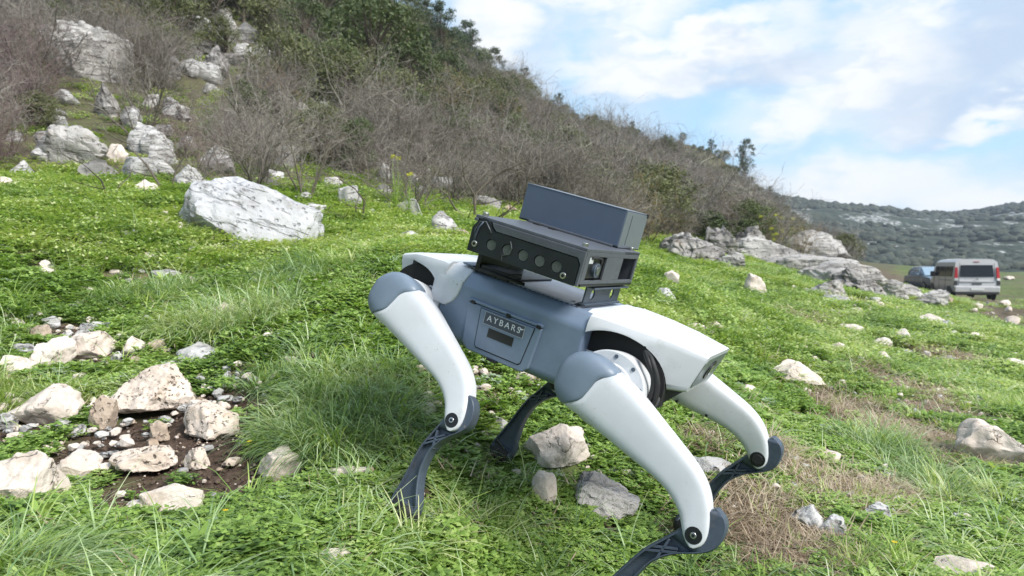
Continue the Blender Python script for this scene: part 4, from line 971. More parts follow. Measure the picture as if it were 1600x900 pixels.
def scatter(name, P_, rot, scl, ind, coll, label=None, group=None):
    me = bpy.data.meshes.new(name); me.vertices.add(len(P_)); me.vertices.foreach_set('co', np.asarray(P_, np.float32).ravel())
    for nm, arr, ty in (('rot', rot, 'FLOAT_VECTOR'), ('scl', scl, 'FLOAT_VECTOR')):
        a = me.attributes.new(nm, ty, 'POINT'); a.data.foreach_set('vector', np.asarray(arr, np.float32).ravel())
    a = me.attributes.new('ind', 'INT', 'POINT'); a.data.foreach_set('value', np.asarray(ind, np.int32))
    o = bpy.data.objects.new(name, me); C.objects.link(o); tag(o, kind='stuff')
    ng = bpy.data.node_groups.new(name, 'GeometryNodeTree'); ng.interface.new_socket('Geometry', in_out='INPUT', socket_type='NodeSocketGeometry'); ng.interface.new_socket('Geometry', in_out='OUTPUT', socket_type='NodeSocketGeometry')
    G = ng.nodes; gi = G.new('NodeGroupInput'); gout = G.new('NodeGroupOutput'); ci = G.new('GeometryNodeCollectionInfo'); ip = G.new('GeometryNodeInstanceOnPoints')
    ci.inputs['Collection'].default_value = coll; ci.inputs['Separate Children'].default_value = True; ci.inputs['Reset Children'].default_value = True; ip.inputs['Pick Instance'].default_value = True
    def na_(n, ty): x = G.new('GeometryNodeInputNamedAttribute'); x.data_type = ty; x.inputs['Name'].default_value = n; return x.outputs['Attribute']
    L = ng.links; L.new(gi.outputs[0], ip.inputs['Points']); L.new(ci.outputs[0], ip.inputs['Instance']); L.new(na_('ind', 'INT'), ip.inputs['Instance Index'])
    e2r = G.new('FunctionNodeEulerToRotation'); L.new(na_('rot', 'FLOAT_VECTOR'), e2r.inputs[0]); L.new(e2r.outputs[0], ip.inputs['Rotation'])
    L.new(na_('scl', 'FLOAT_VECTOR'), ip.inputs['Scale']); L.new(ip.outputs[0], gout.inputs[0])
    md = o.modifiers.new('scatter', 'NODES'); md.node_group = ng; return o

def slope_rot(x, y, n, k=.7):
    e = .15; gx_ = (ground(x + e, y, False) - ground(x - e, y, False)) / (2 * e); gy_ = (ground(x, y + e, False) - ground(x, y - e, False)) / (2 * e)
    return np.stack([np.clip(gy_ * k, -.6, .6), np.clip(-gx_ * k, -.6, .6), rng.uniform(0, 6.28, n)], 1)
FOOT = [(.10, 1.34), (-.05, 2.05), (.46, 1.85)]
def rockmask(x, y, k=.86):
    m = np.zeros(len(x), bool)
    for a, b, c, d in ROCKS: m |= ((x - a) / (c * k)) ** 2 + ((y - b) / (d * k)) ** 2 < 1
    return m
LONG = [w_ell(*a) for a in [(545, 655, 95, 62), (370, 505, 90, 22), (40, 900, 70, 18), (1400, 715, 60, 18), (330, 400, 80, 18), (480, 430, 60, 14), (600, 620, 50, 30), (1180, 560, 60, 20), (1130, 500, 50, 14), (1480, 770, 60, 26), (230, 470, 60, 14), (430, 590, 60, 24)]]
def cover(n, r0, r1, seed):
    r = np.random.default_rng(seed); d = np.exp(r.uniform(math.log(r0), math.log(r1), n)); t = r.uniform(-1, 1, n); x = t * (.86 * d + .55); y = d
    return x, y, r
def lay_ground_cover():
    x, y, r = cover(118000, .55, 34, 11); keep = ~rockmask(x, y, .95)
    so = ell(SOIL, x, y); st = ell(STRAW, x, y); hm = hillm(x, y); tk = trackm(x, y)
    pn = fbm2(x, y, 1.1, 3); pf = fbm2(x, y, 5.0, 2); bare = fbm2(x + 9, y, 2.2, 3)
    u = r.random(len(x)); keep &= (u > np.clip(so * 1.6, 0, .985)) & (r.random(len(x)) > np.clip(hm * .9, 0, .9)) & (r.random(len(x)) > tk * .95) & (r.random(len(x)) > st * .93)
    keep &= r.random(len(x)) > .8 * np.clip((bare - .22) / .3, 0, 1)
    x, y, so, st, hm, pn, pf = (a[keep] for a in (x, y, so, st, hm, pn, pf)); n = len(x)
    lg = ell(LONG, x, y, .3, 4.); near = y < 4.2
    ind = np.zeros(n, int); u = r.random(n); v = r.random(n)
    def pick(L): return np.array(L)[(v * len(L)).astype(int) % len(L)]
    base = pn + .35 * pf
    ind = np.where(base < .75, pick(I_CL), pick(I_GR))
    ind = np.where((base < .1) & (u < .25), pick(I_CL2), ind); ind = np.where((base > -.3) & (base < .2) & (u > .82), pick(I_FE), ind)
    ind = np.where((u < .04), pick(I_BR), ind); ind = np.where((u > .965), pick(I_SI), ind)
    ind = np.where((lg > .4) & (u < .55), pick(I_LG), ind); ind = np.where((lg <= .4) & (u > .975) & (base > .1), pick(I_LG), ind)
    ind = np.where((st > .4) & (u < .4), pick(I_GR), ind)
    ind = np.where(~near & (u < .85), pick(I_TU), ind)
    g = np.clip((y / 2.2) ** .62, .9, 4.6); s = r.uniform(.7, 1.35, n)
    big = np.isin(ind, I_LG); tu = np.isin(ind, I_TU)
    sxy = s * np.where(big, np.minimum(g, 1.8), np.where(tu, g * .85, np.minimum(g, 2.2))); sz = s * np.where(big, np.minimum(g, 1.2), np.where(tu, np.minimum(g, 2.0) * .75, np.minimum(g, 1.4)))
    sz *= np.where(y < 1.25, .8, 1.)
    nr = rockmask(x, y, 1.5); sz *= np.where(nr & ~big, .62, np.where(nr, .75, 1.))
    # shorter right at the robot's feet so that they show
    for a, b in FOOT: sz *= np.where(np.hypot(x - a, y - b) < .16, .62, 1.)
    z = ground(x, y) - .004
    scatter('grass', np.stack([x, y, z], 1), slope_rot(x, y, n), np.stack([sxy, sxy, sz], 1), ind, protocol)
    # straw
    x, y, r = cover(60000, .8, 9, 12); st = ell(STRAW, x, y, .5); so = ell(SOIL, x, y); k = ((st > .35) | (r.random(len(x)) < .03)) & ~rockmask(x, y); k &= (r.random(len(x)) < .55) & (so < .25)
    x, y = x[k], y[k]; n = len(x); s = r.uniform(.6, 1.5, n) * np.clip((y / 2.0) ** .5, .8, 2)
    scatter('dry_straw', np.stack([x, y, ground(x, y) + .002], 1), slope_rot(x, y, n), np.stack([s, s, s * .9], 1), r.choice(I_ST, n), protocol)
    x, y, r = cover(500, .9, 14, 13); k = ~rockmask(x, y) & (x < 1.5); x, y = x[k][:50], y[k][:50]; n = len(x)
    scatter('yellow_flowers', np.stack([x, y, ground(x, y) + .004], 1), slope_rot(x, y, n), np.full((n, 3), 1.) * r.uniform(.7, 1.1, (n, 1)), np.full(n, I_FL[0]), protocol)
lay_ground_cover()
# crumbs of soil and gravel
def gravel():
    gc = bpy.data.collections.new('crumbs'); 
    for i, (k, m) in enumerate((('tan', 'tan'), ('smooth', 'smooth'))):
        me = rock_mesh(.01, .009, .007, k, 900 + i, 1); gc.objects.link(bpy.data.objects.new('crumb%d' % i, me))
    me = rock_mesh(.01, .009, .007, 'tan', 950, 1); me.materials.clear(); me.materials.append(mat('soil_crumb', (.075, .05, .037), .95)); gc.objects.link(bpy.data.objects.new('crumb2', me))
    x, y, r = cover(60000, .8, 6, 14); so = ell(SOIL, x, y); k = (r.random(len(x)) < so * .9) | (r.random(len(x)) < .03); x, y, so = x[k], y[k], so[k]; n = len(x)
    s = np.exp(r.normal(-.25, .5, n)); ind = np.where(r.random(n) < .80, 2, np.where(r.random(n) < .6, 0, 1)); ind = np.where((so < .2), 1, ind)
    s = np.where(ind == 2, s * .8, s * 1.0)
    scatter('gravel', np.stack([x, y, ground(x, y) - .010 * so], 1), np.stack([r.uniform(0, .5, n)] * 2 + [r.uniform(0, 6, n)], 1), np.stack([s] * 3, 1), ind, gc)
gravel()
def chips():
    gc = bpy.data.collections.new('chips')
    for i in range(4): gc.objects.link(bpy.data.objects.new('chip%d' % i, rock_mesh(.05, .04, .022, 'smooth' if i % 2 else 'grey', 970 + i, 3)))
    x, y, r = cover(10500, 1.9, 32, 15); k = ~rockmask(x, y, 1.05) & (hillm(x, y) < .5) & (fbm2(x + 3, y, .8, 3) > -.12); x, y = x[k], y[k]; n = len(x)
    s = np.minimum(np.exp(r.normal(-.35, .42, n)), 1.25) * np.clip((y / 3.4) ** .55, .55, 2.2)
    scatter('stone_chips', np.stack([x, y, ground(x, y) + .004], 1), np.stack([r.uniform(-.3, .3, n), r.uniform(-.3, .3, n), r.uniform(0, 6, n)], 1), np.stack([s, s * r.uniform(.6, 1, n), s * 1.3], 1), r.integers(0, 4, n), gc)
chips()

# ------------------------------------------------------------------ bare shrubs
def bark(name, cols, rough=.85):
    m = bpy.data.materials.new(name); m.use_nodes = True; N = NT(m.node_tree)
    b = N.n('ShaderNodeBsdfPrincipled'); o = N.n('ShaderNodeOutputMaterial'); N.l(b.outputs[0], o.inputs[0])
    rn = N.n('ShaderNodeObjectInfo').outputs['Random']; g = N.n('ShaderNodeNewGeometry'); rp = g.outputs['Random Per Island']
    f = N.m('ADD', N.m('MULTIPLY', rn, .55), N.m('ADD', N.m('MULTIPLY', rp, .35), N.m('MULTIPLY', N.sm(N.noise(g.outputs['Position'], .5, 3), .3, .7), .25)))
    k = len(cols); N.put(b.inputs['Base Color'], N.ramp(f, [((i + .4) / (k + .1), c) for i, c in enumerate(cols)])); b.inputs['Roughness'].default_value = rough; b.inputs['Specular IOR Level'].default_value = .2; return m
MTW = bark('bare_twigs', [(.07, .060, .05), (.15, .13, .11), (.24, .22, .19), (.15, .12, .11), (.34, .32, .28)])
MPU = bark('purple_twigs', [(.10, .062, .065), (.15, .10, .10), (.20, .145, .14), (.25, .20, .18)])
MOC = bark('ochre_twigs', [(.13, .10, .05), (.20, .16, .07), (.26, .20, .11), (.22, .13, .07)])
MST = bark('shrub_stems', [(.055, .045, .036), (.09, .075, .06), (.15, .13, .105)])
MTK = bark('tree_bark', [(.07, .055, .042), (.11, .09, .07)])
def prisms(name, segs, m):      # segs: p0,p1,r0,r1 rows -> 3-sided tubes
    A = np.array([s[0] for s in segs]); B = np.array([s[1] for s in segs]); r0 = np.array([s[2] for s in segs]); r1 = np.array([s[3] for s in segs])
    d = B - A; d /= np.linalg.norm(d, axis=1)[:, None] + 1e-9; u = np.cross(d, (.3, .5, .81)); u /= np.linalg.norm(u, axis=1)[:, None] + 1e-9; v = np.cross(d, u)
    V = []
    for P_, r in ((A, r0), (B, r1)):
        for k in range(3): t = 2.0944 * k; V.append(P_ + (u * math.cos(t) + v * math.sin(t)) * r[:, None])
    V = np.stack(V, 1).reshape(-1, 3); b = np.arange(len(segs))[:, None] * 6
    F = np.concatenate([b + np.array([[k, (k + 1) % 3, 3 + (k + 1) % 3, 3 + k]]) for k in range(3)])
    return fastmesh(name, V, F, m)
def shrub_meshes(seed, H=2.0, stems=9, spread=.75, twmat=MTW, dens=1.0, wig=.18, thin=1.):
    r = np.random.default_rng(seed); S1 = []; S2 = []
    def grow(p, d, L, rad_, lvl, n):
        k = 4 if lvl == 0 else 3; q = p.copy(); dd = d.copy(); st = L / k; pts = [q.copy()]
        for i in range(k):
            dd = dd + r.normal(size=3) * wig + np.array((0, 0, .05)); dd /= np.linalg.norm(dd); q2 = q + dd * st
            ra = rad_ * (1 - .75 * i / k); rb = rad_ * (1 - .75 * (i + 1) / k)
            (S1 if lvl == 0 else S2).append((q, q2, ra, rb)); q = q2; pts.append(q.copy())
            if lvl < 3:
                for j in range(int(n[lvl] * (.5 if i == 0 and lvl == 0 else 1) + r.random() * .9)):
                    t = r.random(); o = pts[-2] * (1 - t) + q * t; a = r.normal(size=3); a -= dd * a.dot(dd); a /= np.linalg.norm(a)
                    nd = dd * r.uniform(.4, .9) + a * r.uniform(.5, 1.0); nd /= np.linalg.norm(nd); grow(o, nd, L * r.uniform(.35, .6), rad_ * .45, lvl + 1, n)
    for i in range(stems):
        a = 6.283 * i / stems + r.uniform(-.4, .4); ln = r.uniform(.1, spread); d = np.array((math.cos(a) * ln, math.sin(a) * ln, 1.)); d /= np.linalg.norm(d)
        grow(np.array((math.cos(a) * .12 * r.random(), math.sin(a) * .12 * r.random(), -.1)), d, H * r.uniform(.6, 1.0), .020 * r.uniform(.6, 1.3) * thin, 0, (1.9 * dens, 1.5 * dens, .8 * dens))
    S2 = [(a, b, max(c, .0030), max(d, .0019)) for a, b, c, d in S2]
    return prisms('stems', S1, MST), prisms('twigs', S2, twmat)
SH = [shrub_meshes(1, 1.9), shrub_meshes(2, 2.2, 8, .6), shrub_meshes(3, 1.6, 11, .9, dens=1.05), shrub_meshes(4, 1.8, 9, .8, MPU, 1.0, .18), shrub_meshes(5, 1.5, 9, 1.0, MOC, .9), shrub_meshes(6, 2.4, 7, .55, MTW, .95, .2)]
LONE = shrub_meshes(12, 1.0, 5, 1.0, MST, .35, .32, .8)
shr = random.Random(21)
def shrub(kind, x, y, s, label, group, rz=None, name='bare_shrub'):
    st, tw = kind; o = bpy.data.objects.new(name, st); C.objects.link(o); o.location = (x, y, gz(x, y) - .05); o.scale = (s * shr.uniform(.85, 1.2), s * shr.uniform(.85, 1.2), s); o.rotation_euler = (shr.uniform(-.1, .1), shr.uniform(-.1, .1), shr.uniform(0, 6.28) if rz is None else rz)
    tag(o, label, 'shrub', group); t = bpy.data.objects.new('twigs', tw); C.objects.link(t); t.parent = o
    if kind is LONE: t['kind'] = 'stuff'
    return o
def hill_xy(r, lo=1.0, hi=1.0):
    while True:
        px = r.uniform(-260, 1330); d0 = np.interp(px, *_df); dr = np.interp(px, [-300, 0, 400, 600, 800, 1000, 1150, 1300], [34, 34, 44, 49, 54, 64, 72, 90])
        d = d0 * lo * (dr / (d0 * lo)) ** (r.random() ** hi); x = (px - CX) / FPX * d
        e = gz(x, d) / d
        return px, x, d, e
r_ = random.Random(77)
def zone_hill(px, d):
    q = d / np.interp(px, *_df)
    a = 'at the slope foot' if q < 1.35 else 'low on the slope' if q < 2.3 else 'high on the slope'
    for lim, w in ((180, 'above the long layered slab'), (330, 'behind the broken grey rocks'), (520, 'above the big boulder'), (690, 'behind the yellow-flowered plants'), (880, 'behind the sensor box'), (1060, 'beyond the computer box'), (1210, 'over the outcrop ridge')):
        if px < lim: return a + ', ' + w
    return a + ', at the low end of the hill'
# ------------------------------------------------------------------ evergreen trees
MEV = [leafmat('evergreen_leaf', [(.035, .052, .022), (.055, .078, .030), (.080, .105, .040), (.11, .135, .055), (.14, .165, .07)], .2, .6, .5, .4),
       leafmat('olive_leaf', [(.070, .080, .038), (.105, .118, .052), (.14, .15, .068), (.18, .185, .09)], .2, .6, .5, .4),
       leafmat('bluish_evergreen', [(.036, .052, .034), (.055, .076, .046), (.078, .10, .06), (.11, .13, .08)], .2, .6, .5, .4)]
def tree_meshes(seed, H, R, cl, lf, m, upright=1., gaps=.0, top=1.):
    r = np.random.default_rng(seed); seg = []; L = []
    p = np.array((0., 0, -.2)); d = np.array((r.normal() * .08, r.normal() * .08, 1.)); n = 6; pts = [p]
    for i in range(n): q = p + d / np.linalg.norm(d) * H * .85 / n; seg.append((p, q, .075 * (1 - i / n * .8), .075 * (1 - (i + 1) / n * .8))); p = q; pts.append(p); d = d + r.normal(size=3) * .1
    cs = []
    for i in range(cl):
        t = r.uniform(.22, 1.) ** .8; a = r.uniform(0, 6.283); w = R * (math.sin(math.pi * min(1, (t - .1) / .95) ** upright) ** .6) * r.uniform(.35, 1.05)
        c = np.array((math.cos(a) * w, math.sin(a) * w, H * t * top)); b = pts[min(n, max(1, int(t * n * .8)))]; seg.append((b, c, .022, .008)); cs.append((c, r.uniform(.16, .34) * R))
    V = []; k = lf
    for c, s in cs:
        u = r.normal(size=(k, 3)); u /= np.linalg.norm(u, axis=1)[:, None]; pos = c + u * (s * r.uniform(.25, 1.12, k) ** .7)[:, None] * np.array((1, 1, .72))
        a = r.normal(size=(k, 3)); a /= np.linalg.norm(a, axis=1)[:, None]; b = np.cross(a, u + r.normal(size=(k, 3)) * .5); b /= np.linalg.norm(b, axis=1)[:, None] + 1e-9
        sz = r.uniform(.022, .050, k)[:, None]; V.append(np.stack([pos - a * sz * 1.5, pos - b * sz * .6, pos + a * sz * 1.5, pos + b * sz * .6], 1).reshape(-1, 3))
    V = np.concatenate(V); F = np.arange(len(V)).reshape(-1, 4)
    return prisms('trunk', seg, MTK), fastmesh('crown', V, F, m)
TR = [tree_meshes(1, 2.6, 1.15, 64, 62, MEV[0], .8), tree_meshes(2, 3.4, .95, 56, 60, MEV[2], .9), tree_meshes(3, 2.0, 1.3, 60, 62, MEV[1], .7), tree_meshes(4, 3.2, .8, 30, 52, MEV[2], .6, top=1.05), tree_meshes(5, 1.5, .9, 40, 60, MEV[0], .7)]
TREES = []
def tree(k, x, y, s, label, group=None, name='evergreen_tree', cat='tree'):
    o = bpy.data.objects.new(name, None); C.objects.link(o); o.empty_display_size = .3; o.location = (x, y, gz(x, y) - .05); o.scale = (s * shr.uniform(.85, 1.2),) * 2 + (s * shr.uniform(.9, 1.15),); o.rotation_euler = (0, 0, shr.uniform(0, 6.28)); tag(o, label, cat, group)
    TREES.append((x, y, s * 1.1))
    for nm, me in zip(('trunk', 'crown'), TR[k]): c = bpy.data.objects.new(nm, me); C.objects.link(c); c.parent = o
    return o
GS = 'evergreen trees on the skyline of the hill'; GM = 'evergreen bushes on the hillside'
def sky_at(px):
    best = None
    for d in np.geomspace(10, 110, 60):
        x = (px - CX) / FPX * d; e = gz(x, d) / d
        if best is None or e > best[0]: best = (e, x, d)
    return best
tree(1, *sky_at(1163)[1:], 1.45, 'dark loose-crowned tree standing alone and tallest at the low end of the skyline')
tree(1, *sky_at(728)[1:], 1.1, 'slim dark tree on the skyline above the robot, tallest of its clump')
tree(3, *sky_at(818)[1:], .85, 'thin spindly tree on the skyline, apart from the bigger clump')
tree(3, *sky_at(985)[1:], .75, 'small ragged tree breaking the skyline midway down the ridge')
for i in range(64):
    px = 575 + (1285 - 575) * (i + r_.random()) / 64; e, x, d = sky_at(px); d2 = d * r_.uniform(.9, 1.0); x2 = (px - CX) / FPX * d2
    k = r_.choice([0, 1, 4, 2, 3] if px < 760 else [0, 4, 2, 4, 1]); s = r_.uniform(.55, 1.0) * (1.15 if px < 760 else .75)
    tree(k, x2, d2, s, {0: 'dark round-crowned tree', 1: 'bluish upright tree', 2: 'olive spreading tree', 3: 'thin ragged tree', 4: 'low dark bushy tree'}[k] + ' on the wooded skyline of the hill', GS)
for (px, py, s, k) in [(590,150,1.5,0),(560,120,1.2,0),(625,130,1.2,2),(640,175,1.0,0),(545,165,.9,2),(690,110,1.2,1),(730,100,1.3,1),(700,150,.9,0),(760,120,1.0,2),(660,70,1.0,0),(620,60,1.1,2),(560,50,1.2,0),(500,40,1.2,2),(460,20,1.2,0),(420,60,1.0,2),
                      (380,20,1.2,0),(330,20,1.0,2),(250,30,1.0,0),(480,90,.9,0),(600,30,1.2,0),(530,20,1.2,1),(130,20,.9,2),(800,130,.8,2),(650,210,.7,0),(830,150,.6,0),(1040,235,.8,0),(1010,215,.8,2),(1075,262,.8,0),
                      (1110,262,.6,2),(1210,315,.6,2),(1240,335,.6,0),(230,60,.7,0),(500,240,.6,2),(560,260,.5,0),(440,40,1.1,0),(300,8,1.1,0),(710,60,1.1,0),(770,85,1.0,1),(675,30,1.0,2),(900,200,.6,2),(950,190,.6,0),(1250,362,.55,2),(1225,372,.5,2),(345,75,.6,2),(20,60,.6,2),(60,190,.35,2)]:
    h = hit(px, py + 15)
    if h is None: e, x, d = sky_at(px); h = (x, d)
    tree(k, h[0], h[1], s * .95 * (.8 if h[1] < 20 else 1.0), ('large dark evergreen bush in the middle of the hillside thicket' if (px, py) == (590, 150) else {0: 'dark green', 1: 'tall bluish green', 2: 'olive green'}[k] + ' evergreen bush ' + zone_hill(px, h[1])), None if (px, py) == (590, 150) else GM, 'evergreen_bush', 'bush')
pts = []
while len(pts) < 1500:
    px, x, d, e = hill_xy(r_, 1.03, .85)
    if e > .48: continue
    if any(((x - a) / (c + .25)) ** 2 + ((d - b) / (dd + .25)) ** 2 < 1 or (abs(x * b / d - a) < c * .85 and 0 < b - d < 3.5 + c * 3) for a, b, c, dd in ROCKS if b > 5.5) and r_.random() < .95: continue
    if any(abs(x * b / d - a) < c * 1.05 and 0 < b - d < 7 for a, b, c, dd in ROCKS if b > 6.5 and c > .45 and a < -.5): continue
    if any((x - a) ** 2 + (d - b) ** 2 < (c * .8) ** 2 or (abs(x * b / d - a) < c * .7 and 0 < b - d < 2.6) for a, b, c in TREES) and r_.random() < .9: continue
    pts.append((d, px, x))
pts.sort()
G1 = 'bare shrubs along the foot of the hillside'; G2 = 'bare grey shrubs of the hillside thicket'
def kind_at(px, d, r):
    if px < 110 and d < 13 and r.random() < .5: return 3
    if 230 < px < 320 and d < 12: return 3
    if px > 1130 and d < 34: return r.choice([0, 1, 4, 2])
    return r.choice([0, 1, 2, 0, 1, 5, 2, 4 if r.random() < .35 else 0])
nind = 0; rest = []
for d, px, x in pts:
    k = kind_at(px, d, r_); s = r_.uniform(.55, 1.05) * (.62 if d < 12 else .85 if d < 20 else 1.15)
    if px > 1000: s *= 1.1
    if d < 40 and r_.random() < (.13 if 330 < px < 1000 and d > 14 else .03):
        tree(r_.choice([2, 4, 0]), x, d, s * r_.uniform(.6, .95), 'small leafy green bush ' + zone_hill(px, d), GM, 'evergreen_bush', 'bush'); continue
    if nind < 270 and d < 200:
        zz_ = zone_hill(px, d)
        lab = {3: 'purplish bare shrub with dense upright twigs ' + zz_, 4: 'ochre-yellow leafless shrub among grey bushes ' + zz_}.get(k, 'grey-brown leafless shrub ' + zz_)
        shrub(SH[k], x, d, s, lab, {3: 'purplish bare shrubs', 4: 'ochre bare shrubs'}.get(k, G2)); nind += 1
    else: rest.append((x, d, s * (.75 if r_.random() < .3 else 1), 6 + r_.randint(0, 2) if r_.random() < (.45 if 330 < px < 900 else .26) else k))
hc = bpy.data.collections.new('shrub_kinds')
for i, (a, b) in enumerate(SH):
    me = a.copy(); bm = bmesh.new(); bm.from_mesh(a); nv = len(bm.faces); bm.from_mesh(b); bm.faces.ensure_lookup_table()
    for f in bm.faces[nv:]: f.material_index = 1
    bm.to_mesh(me); bm.free(); me.materials.append(b.materials[0]); hc.objects.link(bpy.data.objects.new('s%d' % i, me))
for i, (k, sc_) in enumerate(((4, 1.), (2, .8), (0, .6))):
    me = TR[k][1].copy(); me.transform(Matrix.Diagonal((sc_, sc_, sc_ * .9, 1))); hc.objects.link(bpy.data.objects.new('s%d' % (6 + i), me))
R_ = np.array(rest); n = len(R_)
scatter('hillside_thicket', np.stack([R_[:, 0], R_[:, 1], ground(R_[:, 0], R_[:, 1]) - .05], 1), np.stack([rng.uniform(-.12, .12, n), rng.uniform(-.12, .12, n), rng.uniform(0, 6.28, n)], 1), np.stack([R_[:, 2] * 1.15, R_[:, 2] * 1.15, R_[:, 2]], 1), R_[:, 3].astype(int), hc)
for (px, py, s, lab) in [(172, 312, .62, 'small twisted bare bush at the edge of the grassy bank'), (262, 300, .95, 'crooked dark bare bush in front of the squarish grey rock'), (745, 345, 1.25, 'dark wide bare bush rising behind the sensor box'), (560, 345, .7, 'small bare bush between the boulder and the yellow flowers')]:
    h = hit(px, py)
    if h is not None: shrub(LONE, h[0], h[1], s, lab, None)
for (px, py, s, lab) in [(640, 330, .6, 'dark tangled bare bush behind the tail end'), (700, 322, .6, 'tangled bare bush above the pale flat rock'), (880, 345, .7, 'grey bare bush right behind the computer box'), (480, 312, .62, 'dense brown bush above the top of the big boulder'), (400, 300, .6, 'brown bush between the squarish rock and the boulder top')]:
    h = hit(px, py)
    if h is not None: shrub(SH[r_.choice([0, 2, 5])], h[0], h[1], s, lab, None)

# yellow-flowered plant beside the thicket, and one near the outcrop
def spurge(px, py, s, label, seed):
    h = hit(px, py); r = random.Random(seed); sm = SM(); fl = SM()
    for i in range(9):
        a = r.uniform(0, 6.28); ln = r.uniform(.05, .35); Hh = (.55 if i < 2 else r.uniform(.25, .42)) * s; d = np.array((math.cos(a) * ln, math.sin(a) * ln, 1.)); d /= np.linalg.norm(d)
        for k in range(26):
            t = (k + 1) / 27; leaf(sm, r, d * Hh * t, r.uniform(0, 6.28), r.uniform(-.2, .7), .055 * s * (1.2 - t), .008)
        blade(sm, r, (0, 0, 0), Hh, .003, math.atan(ln), a, 0, 0, 3)
        if i < 2 or (s > 2 and i < 6):
            for k in range(34): q = d * Hh + np.array([r.uniform(-1, 1), r.uniform(-1, 1), r.uniform(-.5, .9)]) * .022 * s; leaf(fl, r, q, r.uniform(0, 6.28), r.uniform(-.3, .6), .016 * s, .008 * s)
    o = bpy.data.objects.new('flowering_plant', sm.mesh('flowering_plant', [LM['clover']])); C.objects.link(o); o.location = tuple(h); tag(o, label, 'plant')
    f = bpy.data.objects.new('flower_head', fl.mesh('flower_head', [leafmat('spurge_yellow', [(.42, .46, .03), (.60, .58, .05), (.75, .70, .10)], .3)])); C.objects.link(f); f.parent = o
spurge(618, 336, 1.15, 'tall green plant with a bright yellow-green flower head near the thicket', 3)
spurge(638, 342, .85, 'shorter yellow-flowered plant beside the tall one near the thicket', 4)
for i, (px, py) in enumerate([(1228, 402), (1250, 399), (1205, 404)]): spurge(px, py, 2.6, ['yellow-green flowering bush above the crest of the outcrop', 'second yellow-green flowering bush above the outcrop, nearer the dark car', 'third yellow-green flowering bush, over the dark peaked rocks'][i], 10 + i)

# ------------------------------------------------------------------ far hills
def far_hills():
    pxs = np.linspace(1000, 2500, 230); ds = np.linspace(0, 1, 60); PX, DS = np.meshgrid(pxs, ds); PX = PX.ravel(); DS = DS.ravel()
    ysk = np.interp(PX, [1000, 1200, 1260, 1340, 1440, 1500, 1530, 1560, 1600, 1700, 1900, 2500], [296, 306, 315, 323, 333, 334, 330, 324, 318, 308, 320, 340])
    D = 150 + 260 * DS; er = (HORIZON - ysk) / FPX
    k = np.clip(DS / .78, 0, 1); prof = k ** 1.15
    x = (PX - CX) / FPX * D; z = -1.7 + (er * (150 + 260 * .78) + 1.7) * prof - np.where(DS > .78, (DS - .78) * 60, 0)
    amp = 5.0 * np.clip(k * 4, 0, 1) * np.clip((1 - k) * 5, .12, 1); z = z + amp * fbm2(x, D, .022, 5) * .6
    i = np.arange(len(x)).reshape(60, 230); F = np.stack([i[:-1, :-1], i[:-1, 1:], i[1:, 1:], i[1:, :-1]], -1).reshape(-1, 4)
    me = fastmesh('far_hill', np.stack([x, D, z], 1), F); me.shade_smooth()
    m = bpy.data.materials.new('far_hill'); m.use_nodes = True; N = NT(m.node_tree); b = N.n('ShaderNodeBsdfPrincipled'); o = N.n('ShaderNodeOutputMaterial'); N.l(b.outputs[0], o.inputs[0]); b.inputs['Roughness'].default_value = .95; b.inputs['Specular IOR Level'].default_value = .1
    tc = N.n('ShaderNodeTexCoord').outputs['Object']; w = N.vm('MULTIPLY', tc, (1, .45, 1.6)); f1 = N.noise(w, .055, 7, .68); f2 = N.noise(w, .22, 6, .7); f3 = N.noise(tc, .014, 4, .5)
    c = N.mix(N.sm(f2, .35, .65), (.026, .036, .028), (.055, .068, .048))
    rk = N.m('MULTIPLY', N.sm(N.m('ADD', f1, N.m('MULTIPLY', f3, .25)), .60, .68), N.sm(N.noise(w, .6, 6, .75), .47, .58)); c = N.mix(rk, c, (.42, .42, .42))
    N.put(b.inputs['Base Color'], c); bp = N.n('ShaderNodeBump'); bp.inputs['Strength'].default_value = 1.; bp.inputs['Distance'].default_value = 1.5; N.put(bp.inputs['Height'], f2); N.l(bp.outputs[0], b.inputs['Normal'])
    me.materials.append(m); o = bpy.data.objects.new('far_hill', me); C.objects.link(o); tag(o, kind='structure')
    # scrub on it
    r = np.random.default_rng(5); n = 11000; px = r.uniform(1050, 2000, n); t = r.uniform(0.01, .80, n) ** .8
    xx = pxs; Z = z.reshape(60, 230); fi = (px - 1000) / 1500 * 229; fj = np.clip(t, 0, 1) * 59; i0 = fi.astype(int); j0 = np.minimum(fj.astype(int), 58); a = fi - i0; b_ = fj - j0
    zz = (Z[j0, i0] * (1 - a) + Z[j0, i0 + 1] * a) * (1 - b_) + (Z[j0 + 1, i0] * (1 - a) + Z[j0 + 1, i0 + 1] * a) * b_
    dd = 150 + 260 * t; xw = (px - CX) / FPX * dd; dn = fbm2(xw, dd, .035, 3); kp = dn > .08 + .5 * (r.random(n) - .5); kp |= t > .74
    xw, dd, zz = xw[kp], dd[kp], zz[kp]; n = len(xw); s = r.uniform(.7, 1.7, n)
    sc = bpy.data.collections.new('scrub')
    for q in range(3):
        V, F = ico(2); V = V * (1 + .35 * fbm(V * 1.7 + q * 9, 3))[:, None]; V = V * (1.2, 1.2, .85)
        me = fastmesh('s%d' % q, V, F, mat('scrub%d' % q, ((.026, .038, .027), (.036, .046, .032), (.05, .058, .038))[q], .9, var=.4, vscale=2)); sc.objects.link(bpy.data.objects.new('s%d' % q, me))
    scatter('far_scrub', np.stack([xw, dd, zz + .3], 1), np.stack([np.zeros(n), np.zeros(n), r.uniform(0, 6, n)], 1), np.stack([s, s, s * r.uniform(.7, 1.2, n)], 1), r.integers(0, 3, n), sc)
far_hills()

